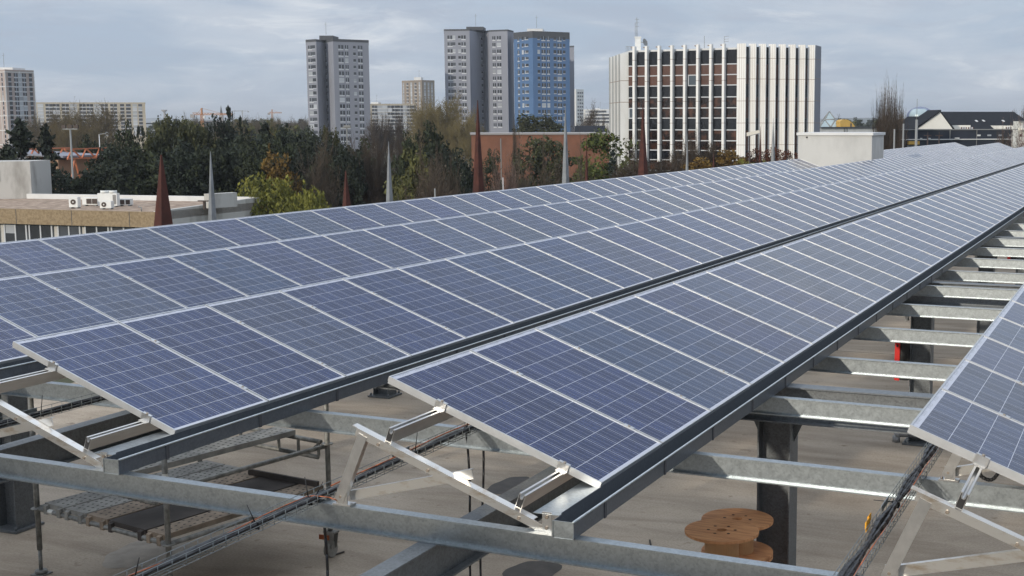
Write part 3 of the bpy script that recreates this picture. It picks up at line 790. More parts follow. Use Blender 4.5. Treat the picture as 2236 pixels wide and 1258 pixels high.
# ------------------------------------------------------------------ red boxes, light fittings and a pipe at the columns
for j, lab in ((1, 'red and black box bolted to the nearer column, between crossbeams'), (3, 'small far red and black box at the right picture edge')):
    y = COLY[j]
    t = thing('wall_box', lab, 'box', (1.12, y, -2.08), 'red and black boxes on the columns')
    b = MB(); b.box(1.105, 1.2235, y-.20, y+.10, -2.07, -1.45); b.box(1.098, 1.105, y-.17, y+.07, -2.0, -1.5); b.build('body', M['black'], t)
    b = MB(); b.prism([(1.098, -2.075), (1.098, -1.44), (1.032, -1.44), (1.028, -1.70), (1.020, -2.04), (1.035, -2.075)], y-.215, y+.115)
    b.build('cover', M['red'], t)
    b = MB(); b.box(1.050, 1.075, y-.219, y-.2155, -1.60, -1.565); b.build('latch', M['black'], t)
for j, px, py, lab in ((1, 1989, 690, 'small white light fitting on the left of the red box column'), (2, 2136, 695, 'small white light fitting on a column edge by the right-hand row')):
    y = COLY[j]-.05; x = 1.37-.145
    t = thing('light_fitting', lab, 'light fitting', (x, y, -1.2), 'small light fittings on the columns')
    b = MB(); b.box(x-.085, x-.045, y-.06, y+.06, -1.24, -1.03); b.build('housing', M['white_paint'], t)
    b = MB(); b.box(x-.045, x-.0005, y-.012, y+.012, -1.06, -1.045); b.build('bracket', M['galv'], t)
b = MB(); q = on_plane(2, SLAB, 1957, 965)
b.poly([(q.x, q.y, SLAB+.0), (q.x, q.y, SLAB+.09), (q.x+.05, q.y, SLAB+.135), (q.x+.34, q.y+.01, SLAB+.135)], .055, 10)
tag(b.build('drain_pipe', M['pipe']), 'short bent grey pipe on the deck at the column foot', 'pipe')

for px, py, a, ln, lab in ((306, 1160, .9, .16, 'thin dark stick lying on the deck under the scaffold'), (735, 1210, 1.3, .10, 'small dark scrap on the deck beside the scaffold wheel'),
                           (1560, 1010, .3, .12, 'small dark scrap on the deck left of the reels'), (1420, 1185, 2.0, .09, 'small dark scrap on the deck behind the front beam')):
    q = on_plane(2, SLAB+.012, px, py); b = MB(); b.bar((q.x-ln*math.cos(a), q.y-ln*math.sin(a), q.z), (q.x+ln*math.cos(a), q.y+ln*math.sin(a), q.z), .018, .012)
    tag(b.build('scrap', M['plywood']), lab, 'scrap', 'scraps on the deck')

# ------------------------------------------------------------------ background materials
M['tower_grey'] = mat('blue_grey_cladding', (0.235, 0.245, 0.285), 0.85, 0, 0.08, 0.08)
M['tower_blue'] = mat('blue_cladding', (0.072, 0.148, 0.290), 0.8, 0, 0.10, 0.08)
M['tower_beige'] = mat('pinkish_concrete', (0.40, 0.33, 0.30), 0.85, 0, 0.12, 0.1)
M['slab_beige'] = mat('beige_concrete', (0.40, 0.355, 0.28), 0.85, 0, 0.15, 0.1)
M['tower_brown'] = mat('brown_beige_concrete', (0.25, 0.205, 0.16), 0.85, 0, 0.15, 0.1)
M['far_white'] = mat('far_white_render', (0.66, 0.66, 0.64), 0.8, 0, 0.08, 0.1)
M['frame_white'] = mat('window_frame_white', (0.50, 0.52, 0.55), 0.5)
M['frame_grey'] = mat('window_frame_grey', (0.34, 0.36, 0.41), 0.6)
M['glass_dark'] = mat('dark_window_glass', (0.048, 0.053, 0.062), 0.12, 0, 0.3, 0.4, objvar=0.6)
M['curtain'] = mat('window_blind', (0.33, 0.35, 0.38), 0.7, objvar=0.25)
M['fin'] = mat('white_enamelled_panel', (0.74, 0.74, 0.72), 0.5, 0, 0.0, 1.2, col2=(0.64, 0.63, 0.60), stretch=(1, 1, .25), lo=.25, hi=.5)
M['rust_joint'] = mat('rusty_joint', (0.30, 0.24, 0.20), 0.8)
M['glass_black'] = mat('black_tinted_glass', (0.012, 0.014, 0.018), 0.06, 0, 0.3, 1.0, objvar=.3)
M['glass_brown'] = mat('brown_spandrel_panel', (0.105, 0.048, 0.033), 0.22, 0, 0.25, 1.5, objvar=.18)
M['glass_mix'] = mat('brown_tinted_glass', (0.080, 0.036, 0.022), 0.10, 0, 0.0, 1.3, col2=(0.016, 0.011, 0.010), lo=.50, hi=.64, objvar=.2)
M['brick'] = mat('red_brick', (0.225, 0.096, 0.056), 0.9, 0, 0.22, 0.6)
M['corten'] = mat('rusted_steel', (0.075, 0.020, 0.013), 0.8, 0.1, 0.45, 5.0)
M['spike_steel'] = mat('dull_steel', (0.27, 0.285, 0.30), 0.45, 0.4, 0.3, 3.0)
M['slate'] = mat('slate_roof', (0.016, 0.018, 0.023), 0.85, 0, 0.25, 1.2, spec=.1)
M['render_white'] = mat('white_render', (0.76, 0.74, 0.68), 0.85, 0, 0.06, 0.5)
M['metal_blue'] = mat('dark_blue_sheet_cladding', (0.028, 0.034, 0.048), 0.75, 0.0, 0.15, 0.8, spec=.15)
M['crane_orange'] = mat('faded_crane_orange', (0.42, 0.20, 0.09), 0.6, 0, .2, .5)
M['orange_steel'] = mat('orange_painted_steel', (0.55, 0.17, 0.07), 0.55, 0, 0.2, 2)
M['pebble'] = mat('exposed_pebble_concrete', (0.31, 0.235, 0.145), 0.9, 0, 0.0, 7.0, col2=(0.20, 0.145, 0.085), detail=10, bump=.5, bscale=30)
M['gravel'] = mat('roof_gravel', (0.42, 0.315, 0.235), 0.95, 0, 0.0, 2.0, col2=(0.20, 0.14, 0.10), detail=12, lo=.40, hi=.62)
M['old_white'] = mat('stained_white_concrete', (0.50, 0.485, 0.455), 0.85, 0, 0.0, 0.9, col2=(0.30, 0.285, 0.26), stretch=(1, 1, .35), lo=.28, hi=.5)
M['box_grey'] = mat('pale_grey_concrete', (0.52, 0.52, 0.505), 0.85, 0, 0.0, 0.9, col2=(0.40, 0.40, 0.39), stretch=(1, 1, .45), lo=.3, hi=.60)
M['coping'] = mat('pale_coping', (0.64, 0.645, 0.64), 0.6, 0, .1, 1)
M['coping_grey'] = mat('darker_fin_panel', (0.40, 0.41, 0.41), 0.6, 0, .1, 1)  # darker tone on every other left-face fin, so the ribs read apart
M['glass_blue'] = mat('blue_grey_glass', (0.075, 0.095, 0.115), 0.12, 0, .1, 1)
M['yellow'] = mat('yellow_cladding', (0.55, 0.33, 0.06), 0.7, 0, .1, 1)
M['glazing'] = mat('pale_glazing', (0.34, 0.42, 0.45), 0.15, 0.2, 0.2, .6)
M['dome_blue'] = mat('dome_sheet', (0.16, 0.19, 0.29), 0.35, 0.4, 0.1, .3)
M['ochre'] = mat('ochre_wall', (0.36, 0.22, 0.14), 0.9, 0, .2, .3)
M['hill'] = mat('wooded_hill', (0.075, 0.085, 0.075), 0.95, 0, .35, .02)
M['concrete_far'] = mat('far_concrete', (0.30, 0.28, 0.27), 0.9)
M['lamp_cream'] = mat('cream_lamp_housing', (0.58, 0.54, 0.46), 0.5, 0, .1, 2)
M['pole'] = mat('grey_pole', (0.22, 0.225, 0.22), 0.6)
M['pole_dark'] = mat('dark_brown_pole', (0.045, 0.028, 0.022), 0.6)

# ------------------------------------------------------------------ tall blocks
def window_mesh(w, h, style):
    b = MB()
    if style == 0:      # two dark panes, a pale mullion and a white band below
        b.box(-w/2, w/2, -.05, .01, h*.02, h*.22, 0)
        b.box(-w/2, -.07, -.045, .01, h*.34, h, 1); b.box(.07, w/2, -.045, .01, h*.28, h, 1); b.box(-.07, .07, -.05, .01, h*.22, h, 3)
    elif style == 1:    # one dark pane
        b.box(-w/2, w/2, -.045, .01, h*.34, h, 1); b.box(-w/2, w/2, -.05, .01, h*.16, h*.34, 3)
    elif style == 2:    # mostly blind
        b.box(-w/2, w/2, -.045, .01, h*.30, h, 2); b.box(-w/2, w/2, -.05, .01, h*.12, h*.30, 0)
    else:               # horizontal strip
        b.box(-w/2, w/2, -.045, .01, h*.30, h, 1); b.box(-w/2+.3, -w/2+.5, -.05, -.045, h*.3, h, 0); b.box(-w/2, w/2, -.05, .01, h*.12, h*.30, 0)
    return b.mesh('window', [M['frame_white'], M['glass_dark'], M['curtain'], M['frame_grey']])
WM = {}
def wmesh(w, h, st):
    k = (round(w, 2), round(h, 2), st)
    if k not in WM: WM[k] = window_mesh(w, h, st)
    return WM[k]
def put_windows(items, root, proto_limit=100):
    """items: (point, angle, w, h, style); the first hundred are parts, the rest one stuff part"""
    extra = []
    for i, (p, ang, w, h, st) in enumerate(items):
        me = wmesh(w, h, st)
        if i < proto_limit:
            o = bpy.data.objects.new('window', me); COL.objects.link(o); o.parent = root
            o.location = Vector(p)-wloc(root); o.rotation_euler = (0, 0, ang)
        else: extra.append((p, ang, me))
    if extra:
        b = MB()
        for p, ang, me in extra:
            mt = Matrix.Translation(p) @ Matrix.Rotation(ang, 4, 'Z'); i0 = len(b.v)
            b.v.extend([tuple(mt @ v.co) for v in me.vertices])
            for q in me.polygons: b.f.append(tuple(i0+k for k in q.vertices)); b.m.append(q.material_index); b.sm.append(False)
        o = link('more_windows', b.mesh('more_windows', [M['frame_white'], M['glass_dark'], M['curtain'], M['frame_grey']]), root); o['kind'] = 'stuff'
def behind(p, dist):      # the same point moved farther from the camera's side of town
    v = Vector((p.x-CAM.x, p.y-CAM.y, 0)).normalized(); return Vector((p.x, p.y, 0))+v*dist
class Facet:
    def __init__(s, p, q):
        s.p, s.q = Vector((p[0], p[1], 0)), Vector((q[0], q[1], 0)); s.u = (s.q-s.p); s.L = s.u.length; s.u.normalize()
        s.n = Vector((s.u.y, -s.u.x, 0)); s.ang = math.atan2(s.u.y, s.u.x)
    def at_px(s, px, py=629.0):      # distance along the facet where picture column px crosses it
        d = FW+RT*((px-PPX)/FPX)-UP*((py-PPY)/FPX); d = Vector((d.x, d.y, 0)); o = Vector((CAM.x, CAM.y, 0))-s.p
        den = s.u.x*d.y-s.u.y*d.x
        return (o.x*d.y-o.y*d.x)/den
    def pt(s, t, z, off=0.0): v = s.p+s.u*t+s.n*off; return Vector((v.x, v.y, z))
def zat(py, d): return at(PPX, py, d).z
def tower(name, label, chain, top_py, top_d, material, back, cols, row0_py, pitch_py, nrows, d_ref, parapet=.9, housing=None, group=None, band=True, limit=100, depth=14.0, wscale=1.0, grid=None):
    pts = [at(px, top_py, d) for px, d in chain]
    ztop = zat(top_py, top_d)
    c = sum((Vector((p.x, p.y, 0)) for p in pts), Vector())/len(pts)
    t = thing(name, label, 'building', (c.x, c.y, GROUND), group)
    bv = Vector((FW.x, FW.y, 0)).normalized()
    poly = [(p.x, p.y) for p in pts]+[(behind(pts[-1], depth).x, behind(pts[-1], depth).y), (behind(pts[0], depth).x, behind(pts[0], depth).y)]
    b = MB(); b.prism(poly, GROUND+.05, ztop-parapet, 'z'); b.build('wall', material, t)
    cx = sum(p[0] for p in poly)/len(poly); cy = sum(p[1] for p in poly)/len(poly)
    b = MB(); b.prism([(cx+(x-cx)*1.006, cy+(y-cy)*1.006) for x, y in poly], ztop-parapet, ztop, 'z'); b.build('roof_edge', M['roof_dark'] if band else material, t)
    if housing:
        x0, x1, py, dd, hm = housing
        a, e = at(x0, py, dd), at(x1, py, dd); zt = zat(py, dd)
        f = [(a.x, a.y), (e.x, e.y), ((e+bv*7).x, (e+bv*7).y), ((a+bv*7).x, (a+bv*7).y)]
        b = MB(); b.prism(f, ztop+.002, zt, 'z'); b.build('roof_housing', hm, t)
        b = MB(); m_ = at((x0+x1)/2+6, 268, dd); b.tube((m_.x, m_.y, zt), (m_.x, m_.y, zt+3.6), .045, 5)
        b.tube((m_.x-.5, m_.y, zt+3.0), (m_.x+.5, m_.y, zt+3.0), .03, 4); b.build('aerial', M['pole'], t)
    fac = [Facet(pts[i], pts[i+1]) for i in range(len(pts)-1)]
    items = []
    rnd = random.Random(len(label))
    for rI in range(nrows):
        for (fi, px, w, h, st) in cols:
            f = fac[fi]; s_ = f.at_px(px, row0_py); d = d_ref
            z = zat(row0_py+rI*pitch_py, d)-h/2
            stt = st if (st > 2 or rnd.random() > .08) else 2
            items.append((f.pt(s_, z, .02), f.ang, w*wscale, h*.86, stt))
    put_windows(items, t, limit)
    if grid:
        b = MB()
        for f in fac:
            n = max(2, int(f.L/grid[0]))
            for k in range(n+1):
                b.obox(f.pt(f.L*k/n, (GROUND+ztop)/2, .02), tuple(f.u*.11), tuple(f.n*.03), (0, 0, (ztop-GROUND)/2-parapet))
            z = ztop-parapet
            while z > GROUND: b.obox(f.pt(f.L/2, z-.2, .035), tuple(f.u*(f.L/2)), tuple(f.n*.03), (0, 0, .10)); z -= grid[1]
        b.build('facade_grid', M['coping'], t)
    return t
tower('tower_block', 'tall blue-grey tower block standing alone left of centre', [(667.5, 370), (690, 367), (709, 373), (727, 366), (804.5, 372)], 85, 368, M['tower_grey'], None,
      [(0, 677, 1.9, 1.6, 0), (0, 684.5, 1.5, 1.6, 1), (2, 711.5, 0.9, 1.4, 1), (3, 744, 1.5, 1.7, 0), (3, 756.5, .95, 1.7, 0), (3, 773.5, .75, 1.3, 1), (3, 786, 1.35, 1.7, 0)],
      102.5, 14.35, 15, 368, .7, (697, 727, 77, 371, M['roof_dark']))
tower('tower_block', 'tall grey tower block directly beside the blue tower', [(969.5, 399), (1025, 398), (1055, 408), (1068, 403), (1108, 400), (1121, 406)], 64, 400, M['tower_grey'], None,
      [(0, 982.5, 1.6, 1.7, 0), (0, 991, .9, 1.7, 1), (0, 1003, .8, 1.4, 1), (0, 1012, 1.4, 1.7, 0), (1, 1051.5, .9, 1.4, 1), (3, 1078.5, 1.1, 1.7, 0), (3, 1089.5, 1.5, 1.7, 0)],
      82, 14.7, 14, 400, .5, (1018, 1055, 58, 402, M['roof_dark']))
tower('tower_block', 'tall bright blue tower block beside the grey one', [(1121.5, 390), (1163, 383), (1243.5, 389)], 69, 386, M['tower_blue'], None,
      [(0, 1132, .9, 1.7, 0), (0, 1141.5, .9, 1.7, 1), (0, 1149.5, 1.9, 1.2, 3), (1, 1176, .8, 1.5, 1), (1, 1186.5, 1.3, 1.7, 0), (1, 1197, .9, 1.7, 0), (1, 1211.5, .9, 1.7, 1), (1, 1221.5, 1.4, 1.7, 0), (1, 1231.5, .8, 1.5, 1)],
      84, 14.55, 14, 386, 2.0, (1151, 1185, 62.5, 388, M['coping']))
tower('tower_block', 'narrow sliver of grey tower showing behind the blue tower', [(1226, 428), (1253.5, 424)], 100, 425, M['tower_grey'], None, [], 100, 14, 0, 425, .5, None)
tower('tower_block', 'pinkish concrete tower with white grid lines at the left picture edge', [(-40, 340), (10, 330), (73, 336)], 151, 333, M['tower_beige'], None,
      [(1, 20.5, .8, 1.5, 1), (1, 34, 1.0, 1.5, 0), (1, 43, 1.0, 1.5, 2), (1, 52, 1.0, 1.5, 0), (1, 66, .8, 1.5, 1), (0, 4, .7, 1.4, 1)],
      163, 10.3, 17, 333, .4, (-6, 27, 145.5, 336, M['coping']), band=False, grid=(3.3, 3.7))
tower('apartment_block', 'long beige slab of flats behind the bare trees at left', [(70, 462), (316.5, 468)], 222, 465, M['slab_beige'], None,
      [(0, x, w, 1.5, st) for x, w, st in ((88, 2.0, 2), (107, 2.4, 0), (122.5, 2.3, 0), (142.5, 2.4, 0), (160, 2.4, 2), (180, 2.2, 0), (196, 2.3, 0), (213, 2.5, 2), (228, 2.3, 0), (248, 2.3, 0), (266.5, 1.4, 1), (280, 1.6, 1), (294, 1.5, 2), (306, 1.3, 1))],
      229, 7.9, 9, 465, .5, None, band=False, depth=11)
tower('apartment_block', 'lower beige slab of flats beside the small beige tower', [(800, 620), (908.5, 625)], 226, 622, M['slab_beige'], None,
      [(0, x, 2.6, 1.9, st) for x, st in ((818, 0), (829, 2), (841, 2), (852, 0), (862, 0), (874, 0), (885, 2), (894, 0), (903, 1))],
      233, 7.6, 9, 622, .5, (810, 826, 222.5, 626, M['coping']), band=False, depth=12)
tower('tower_block', 'small brownish tower block with white rooftop box, far centre left', [(877.5, 650), (921, 640), (948.5, 646)], 175, 645, M['tower_brown'], None,
      [(0, 881, .9, 2.0, 2), (0, 889.5, 1.5, 1.6, 3), (0, 898, 1.2, 2.2, 2), (0, 907, 1.7, 1.6, 3), (0, 916, 1.1, 2.2, 2), (1, 927.5, 1.0, 1.9, 2), (1, 935.5, 1.0, 1.9, 2), (1, 943, .9, 1.9, 2)],
      183, 7.6, 15, 645, .8, (904, 919, 168, 648, M['coping']), band=False)
tower('tower_block', 'slim white tower far behind the brick building', [(1251, 905), (1258, 900), (1274.5, 906)], 195, 903, M['far_white'], None,
      [(1, 1262.5, 1.4, 1.9, 1), (1, 1267, 1.4, 1.9, 1), (1, 1271.5, 1.4, 1.9, 1)], 203, 7.6, 9, 903, .4, None, band=False)
tower('apartment_block', 'white slab of flats far behind the brick building', [(1274, 720), (1340, 716)], 239, 718, M['far_white'], None,
      [(0, x, 2.6, 1.9, 1) for x in (1283, 1292, 1302, 1312, 1320, 1329)], 244, 7.5, 4, 718, .4, (1300, 1310, 236.5, 722, M['coping']), band=False, depth=12)

# ------------------------------------------------------------------ white office building with fins
ob = thing('office_building', 'white finned office building with dark and brown glazing', 'building', (at(1480, 268, 128).x, at(1480, 268, 128).y, GROUND))
A0, A1 = at(1367.5, 130, 125), at(1607.5, 130, 120)
B1, L0 = at(1780, 130, 123.4), at(1339, 130, 133)
E1 = at(1793, 130, 126)
zt = zat(108.5, 121.0); zf = zat(95.5, 120.0)
zg = GROUND+.05
bv = Vector((FW.x, FW.y, 0)).normalized()
fA, fB, fL = Facet(A0, A1), Facet(A1, B1), Facet(L0, A0)
core = [(p.x, p.y) for p in (fL.pt(0, 0, -.35), fA.pt(.2, 0, -.35), fA.pt(fA.L-.2, 0, -.35), fB.pt(fB.L, 0, -.35))]
bk = [behind(B1, 9), behind(L0, 9)]
b = MB(); b.prism(core+[(p.x, p.y) for p in bk], zg, zt-.15, 'z'); b.build('wall', M['roof_dark'], ob)
b = MB(); b.prism([(p[0], p[1]) for p in core]+[(p.x, p.y) for p in bk], zt-.14, zt+.14, 'z'); b.build('roof', M['coping'], ob)
rows = [(111.5, 141.5, 'glass_black'), (143, 164, 'glass_brown'), (166, 186.5, 'glass_brown'), (189, 212, 'glass_black'), (214.5, 235.5, 'glass_mix'), (237.5, 257.5, 'glass_mix'),
        (260, 283.5, 'glass_black'), (285.5, 307, 'glass_mix'), (309, 328.5, 'glass_mix'), (331, 350, 'glass_black'), (352.5, 374, 'glass_mix')]
finx = [1386, 1413, 1440.5, 1468.5, 1496.5, 1525, 1553.5, 1581.5]
edges = [1367.5]+finx+[1610]
win_items = 0
for j in range(len(edges)-1):
    s0, s1 = fA.at_px(edges[j]+3.5 if j else 1370, 130), fA.at_px(edges[j+1]-3.0, 130)
    for ri, (ya, yb, mt) in enumerate(rows):
        za, zb_ = zat(ya-1.5, 122.5), zat(yb+.5, 122.5)
        mm = mt
        if (ri, j) in ((2, 5), (5, 0)): mm = 'glazing'
        b = MB(); c = fA.pt((s0+s1)/2, (za+zb_)/2, -.28)
        b.obox(c, tuple(fA.u*((s1-s0)/2)), tuple(fA.n*.03), (0, 0, (za-zb_)/2-.05), 0)
        b.obox(c+Vector((0, 0, -(za-zb_)/2)), tuple(fA.u*((s1-s0)/2)), tuple(fA.n*.06), (0, 0, .045), 1)
        if mm == 'glazing':
            for sg in (-1, 1): b.obox(c+fA.u*(sg*((s1-s0)/2-.05))+fA.n*.04, tuple(fA.u*.05), tuple(fA.n*.03), (0, 0, (za-zb_)/2-.05), 1)
        b.build('window', [M['glass_blue' if mm == 'glazing' else mm], M['frame_white']], ob)
for px in finx:
    s_ = fA.at_px(px, 130); b = MB()
    zb_ = zat(356, 121) if px < 1500 else zat(340, 121)
    b.obox(fA.pt(s_, (zf+zb_)/2, .05), tuple(fA.u*.115), tuple(fA.n*.22), (0, 0, (zf-zb_)/2), 0)
    for yy in (128, 176, 221, 269, 317): b.obox(fA.pt(s_, zat(yy, 121), .05), tuple(fA.u*.118), tuple(fA.n*.224), (0, 0, .022), 1)
    b.obox(fA.pt(s_-.20, zf-.12, .0), tuple(fA.u*.12), tuple(fA.n*.20), (0, 0, .05), 1)
    b.build('fin', [M['fin'], M['rust_joint']], ob)
# corner plate and the broad slanting fins of the right-hand face
for k, px in enumerate((1609, 1630, 1651.5, 1673, 1694.5, 1716, 1737.5, 1758.5)):
    p0 = at(px+(5.2 if k else 0), 130, 120.25+k*.36); p1 = at(px+(20.6 if k else 19.4), 130, 120.25+k*.36-.34)
    f = Facet(p0, p1); b = MB()
    b.obox(f.pt(f.L/2, (zf+zat(352, 121))/2, -.07), tuple(f.u*(f.L/2)), tuple(f.n*.07), (0, 0, (zf-zat(352, 121))/2), 0)
    for yy in (128, 173, 221, 269, 317): b.obox(f.pt(f.L/2, zat(yy, 121), -.066), tuple(f.u*(f.L/2+.003)), tuple(f.n*.07), (0, 0, .022), 1)
    for q in (.3, .55, .8): b.obox(f.pt(f.L*q, (zf+zat(352, 121))/2, -.068), tuple(f.u*.012), tuple(f.n*.07), (0, 0, (zf-zat(352, 121))/2-.01), 1)
    b.build('fin', [M['fin'], M['rust_joint']], ob)
    if k < 8:
        s0 = fB.at_px(px+18, 130); s1 = fB.at_px(px+(29 if k < 7 else 23.5), 130)
        for (ya, yb, mt) in ((105, 141, 'glass_black'), (142.5, 185, 'glass_brown'), (187, 212, 'glass_black'), (213.5, 258, 'glass_brown'), (260, 283.5, 'glass_black'), (285, 328, 'glass_brown'), (330, 350, 'glass_black')):
            za, zb_ = zat(ya, 122.5), zat(yb, 122.5); b = MB()
            b.obox(fB.pt((s0+s1)/2, (za+zb_)/2, -.12), tuple(fB.u*((s1-s0)/2)), tuple(fB.n*.04), (0, 0, (za-zb_)/2)); b.build('window', M[mt], ob)
f = Facet(at(1781, 130, 123.4), at(1793, 130, 125.9)); b = MB(); zq = zat(101.5, 125)
b.obox(f.pt(f.L/2, (zq+zg)/2, -.15), tuple(f.u*(f.L/2)), tuple(f.n*.15), (0, 0, (zq-zg)/2))
for yy in (131, 173, 221, 269): b.obox(f.pt(f.L/2, zat(yy, 125), -.146), tuple(f.u*(f.L/2+.003)), tuple(f.n*.15), (0, 0, .022), 1)
b.build('fin', [M['tower_grey'], M['rust_joint']], ob)
for k in range(8):      # close-set fins of the receding left face
    s_ = fL.L*(k+.5)/8; b = MB(); b.obox(fL.pt(s_, (zf+zg)/2-.3, .05), tuple(fL.u*.16), tuple(fL.n*.45), (0, 0, (zf-zg)/2-.35), 0)
    for yy in (178, 224): b.obox(fL.pt(s_, zat(yy, 128), .05), tuple(fL.u*.164), tuple(fL.n*.454), (0, 0, .03), 1)
    b.build('fin', [M['fin'] if k % 2 else M['coping_grey'], M['rust_joint']], ob)
# rooftop mast box, aerials, dish, railing
def up(px, d): p = at(px, 268, d); return Vector((p.x, p.y, 0))
p = up(1393, 128); b = MB(); b.obox((p.x, p.y, (zt+zat(84, 128))/2), tuple(RT.normalized()*.28), tuple(bv*.28), (0, 0, (zat(84, 128)-zt)/2)); b.obox((p.x, p.y, zat(83.3, 128)), tuple(RT.normalized()*.34), tuple(bv*.34), (0, 0, .06))
b.build('roof_stack', M['white_paint'], ob)
b = MB(); b.tube((p.x-.1, p.y, zat(83, 128)), (p.x-.1, p.y, zat(41, 128)), .035, 5); b.tube((p.x-.28, p.y, zat(83, 128)), (p.x-.28, p.y, zat(52, 128)), .022, 5)
for yy in (45, 52, 60): b.tube((p.x-.3, p.y, zat(yy, 128)), (p.x+.12, p.y, zat(yy, 128)), .014, 4)
for px, yy in ((1537, 80), (1580, 82)):
    q = up(px, 123); b.tube((q.x, q.y, zt), (q.x, q.y, zat(yy, 123)), .022, 5)
    if px == 1580:
        for y2 in (82, 88, 93): b.tube((q.x, q.y, zat(y2, 123)), (q.x+.45, q.y, zat(y2-1, 123)), .014, 4)
b.build('aerial', M['pole'], ob)
q = up(1407, 127.6); c = Vector((q.x, q.y, zat(95, 127.6))); ax = (RT*.75-bv*.5+Vector((0, 0, .25))).normalized()
b = MB(); n_ = 16; e1 = ax.cross(Vector((0, 0, 1))).normalized(); e2 = ax.cross(e1)
for k in range(n_):
    for (ra, rb_) in ((.02, .22), (.22, .40)):
        a1, a2 = 2*math.pi*k/n_, 2*math.pi*(k+1)/n_
        P = lambda r_, a: c+(e1*math.cos(a)+e2*math.sin(a))*r_+ax*(r_*r_*.7)
        b.face([P(ra, a1), P(rb_, a1), P(rb_, a2), P(ra, a2)], 0, True)
b.bar(c-ax*.02, (p.x+.25, p.y, zat(93, 128)), .06, .06); b.bar(c+ax*.05, c+ax*.4, .03, .03)
b.build('satellite_dish', M['pole'], ob)
b = MB()
for k in range(7): q = up(1367.5+k*2.9, 128.5); b.tube((q.x, q.y, zt), (q.x, q.y, zat(103, 128.5)), .018, 4)
b.bar(tuple(up(1367.5, 128.5)+Vector((0, 0, zat(103, 128.5)))), tuple(up(1385, 128.5)+Vector((0, 0, zat(103, 128.5)))), .04, .04)
b.build('roof_railing', M['pole'], ob)
b = MB(); p = up(1505, 126); b.obox((p.x, p.y, zg+1.8), tuple(fA.u*9.5), tuple(fA.n*2.0), (0, 0, 1.8)); b.build('ground_floor', M['roof_dark'], ob)

# ------------------------------------------------------------------ brick building
bb = thing('brick_building', 'windowless red brick building with pale coping in front of the towers', 'building', (at(1160, 268, 165).x, at(1160, 268, 165).y, GROUND))
f = Facet(at(1028.5, 268, 161), at(1345, 268, 165)); zb_ = zat(290.5, 163)
b = MB(); q0, q1 = f.pt(0, 0), f.pt(f.L, 0); poly = [(q0.x, q0.y), (q1.x, q1.y), (behind(q1, 14).x, behind(q1, 14).y), (behind(q0, 14).x, behind(q0, 14).y)]
b.prism(poly, zg, zb_-.2, 'z'); b.build('wall', M['brick'], bb)
b = MB(); cx = sum(p[0] for p in poly)/4; cy = sum(p[1] for p in poly)/4
b.prism([(cx+(x-cx)*1.01, cy+(y-cy)*1.02) for x, y in poly], zb_-.2, zb_, 'z'); b.build('coping', M['concrete_far'], bb)
b = MB()
for px in (1098, 1172): b.obox(f.pt(f.at_px(px), (zg+zb_)/2-.3, .0), tuple(f.u*.06), tuple(f.n*.05), (0, 0, (zb_-zg)/2-.35))
b.build('drainpipe', M['pole'], bb)
lowr = MB(); f2 = Facet(at(1255, 268, 210), at(1318, 268, 208)); q0, q1 = f2.pt(0, 0), f2.pt(f2.L, 0)
lowr.prism([(q0.x, q0.y), (q1.x, q1.y), ((q1+bv*10).x, (q1+bv*10).y), ((q0+bv*10).x, (q0+bv*10).y)], zg, zat(275, 209), 'z')
tag(lowr.build('flat_roofed_building', M['metal_blue']), 'dark flat roof edge showing just above the brick building', 'building')

# ------------------------------------------------------------------ low flat-roofed building on the left
LD = 75.0
z_r = zat(456, LD)                                   # roof level
def roofpt(px, py, z=None):
    return on_plane(2, z_r if z is None else z, px, py)
lb = thing('low_building', 'low flat building with gravel roof and brown pebbled fascia, left', 'building', (roofpt(150, 456).x, roofpt(150, 456).y, GROUND))
c0, c1 = roofpt(-160, 452.5), roofpt(345, 464)
c2, c3 = roofpt(566, 441.5), roofpt(-160, 430)
z_f = z_r+.02
b = MB(); b.prism([(p.x, p.y) for p in (c0, c1, c2, c3)], z_r-.45, z_r, 'z'); b.build('roof', M['gravel'], lb)
F1 = Facet(c0, c1); hF = zat(456, LD)-zat(489, LD)
b = MB()
b.obox(F1.pt(F1.L/2, z_r+.03-hF/2, .10), tuple(F1.u*(F1.L/2)), tuple(F1.n*.12), (0, 0, hF/2)); b.build('fascia', M['pebble'], lb)
for px in (51, 171, 296):
    b = MB(); b.obox(F1.pt(F1.at_px(px), z_r+.03-hF/2, .222), tuple(F1.u*.02), tuple(F1.n*.004), (0, 0, hF/2-.01)); b.build('joint', M['roof_dark'], lb)
b = MB(); b.obox(F1.pt(F1.L/2, (GROUND+z_r-hF)/2, -.35), tuple(F1.u*(F1.L/2)), tuple(F1.n*.1), (0, 0, (z_r-hF-GROUND)/2)); b.build('wall', M['old_white'], lb)
wz1, wz0 = z_r-hF-.02, z_r-hF-1.75
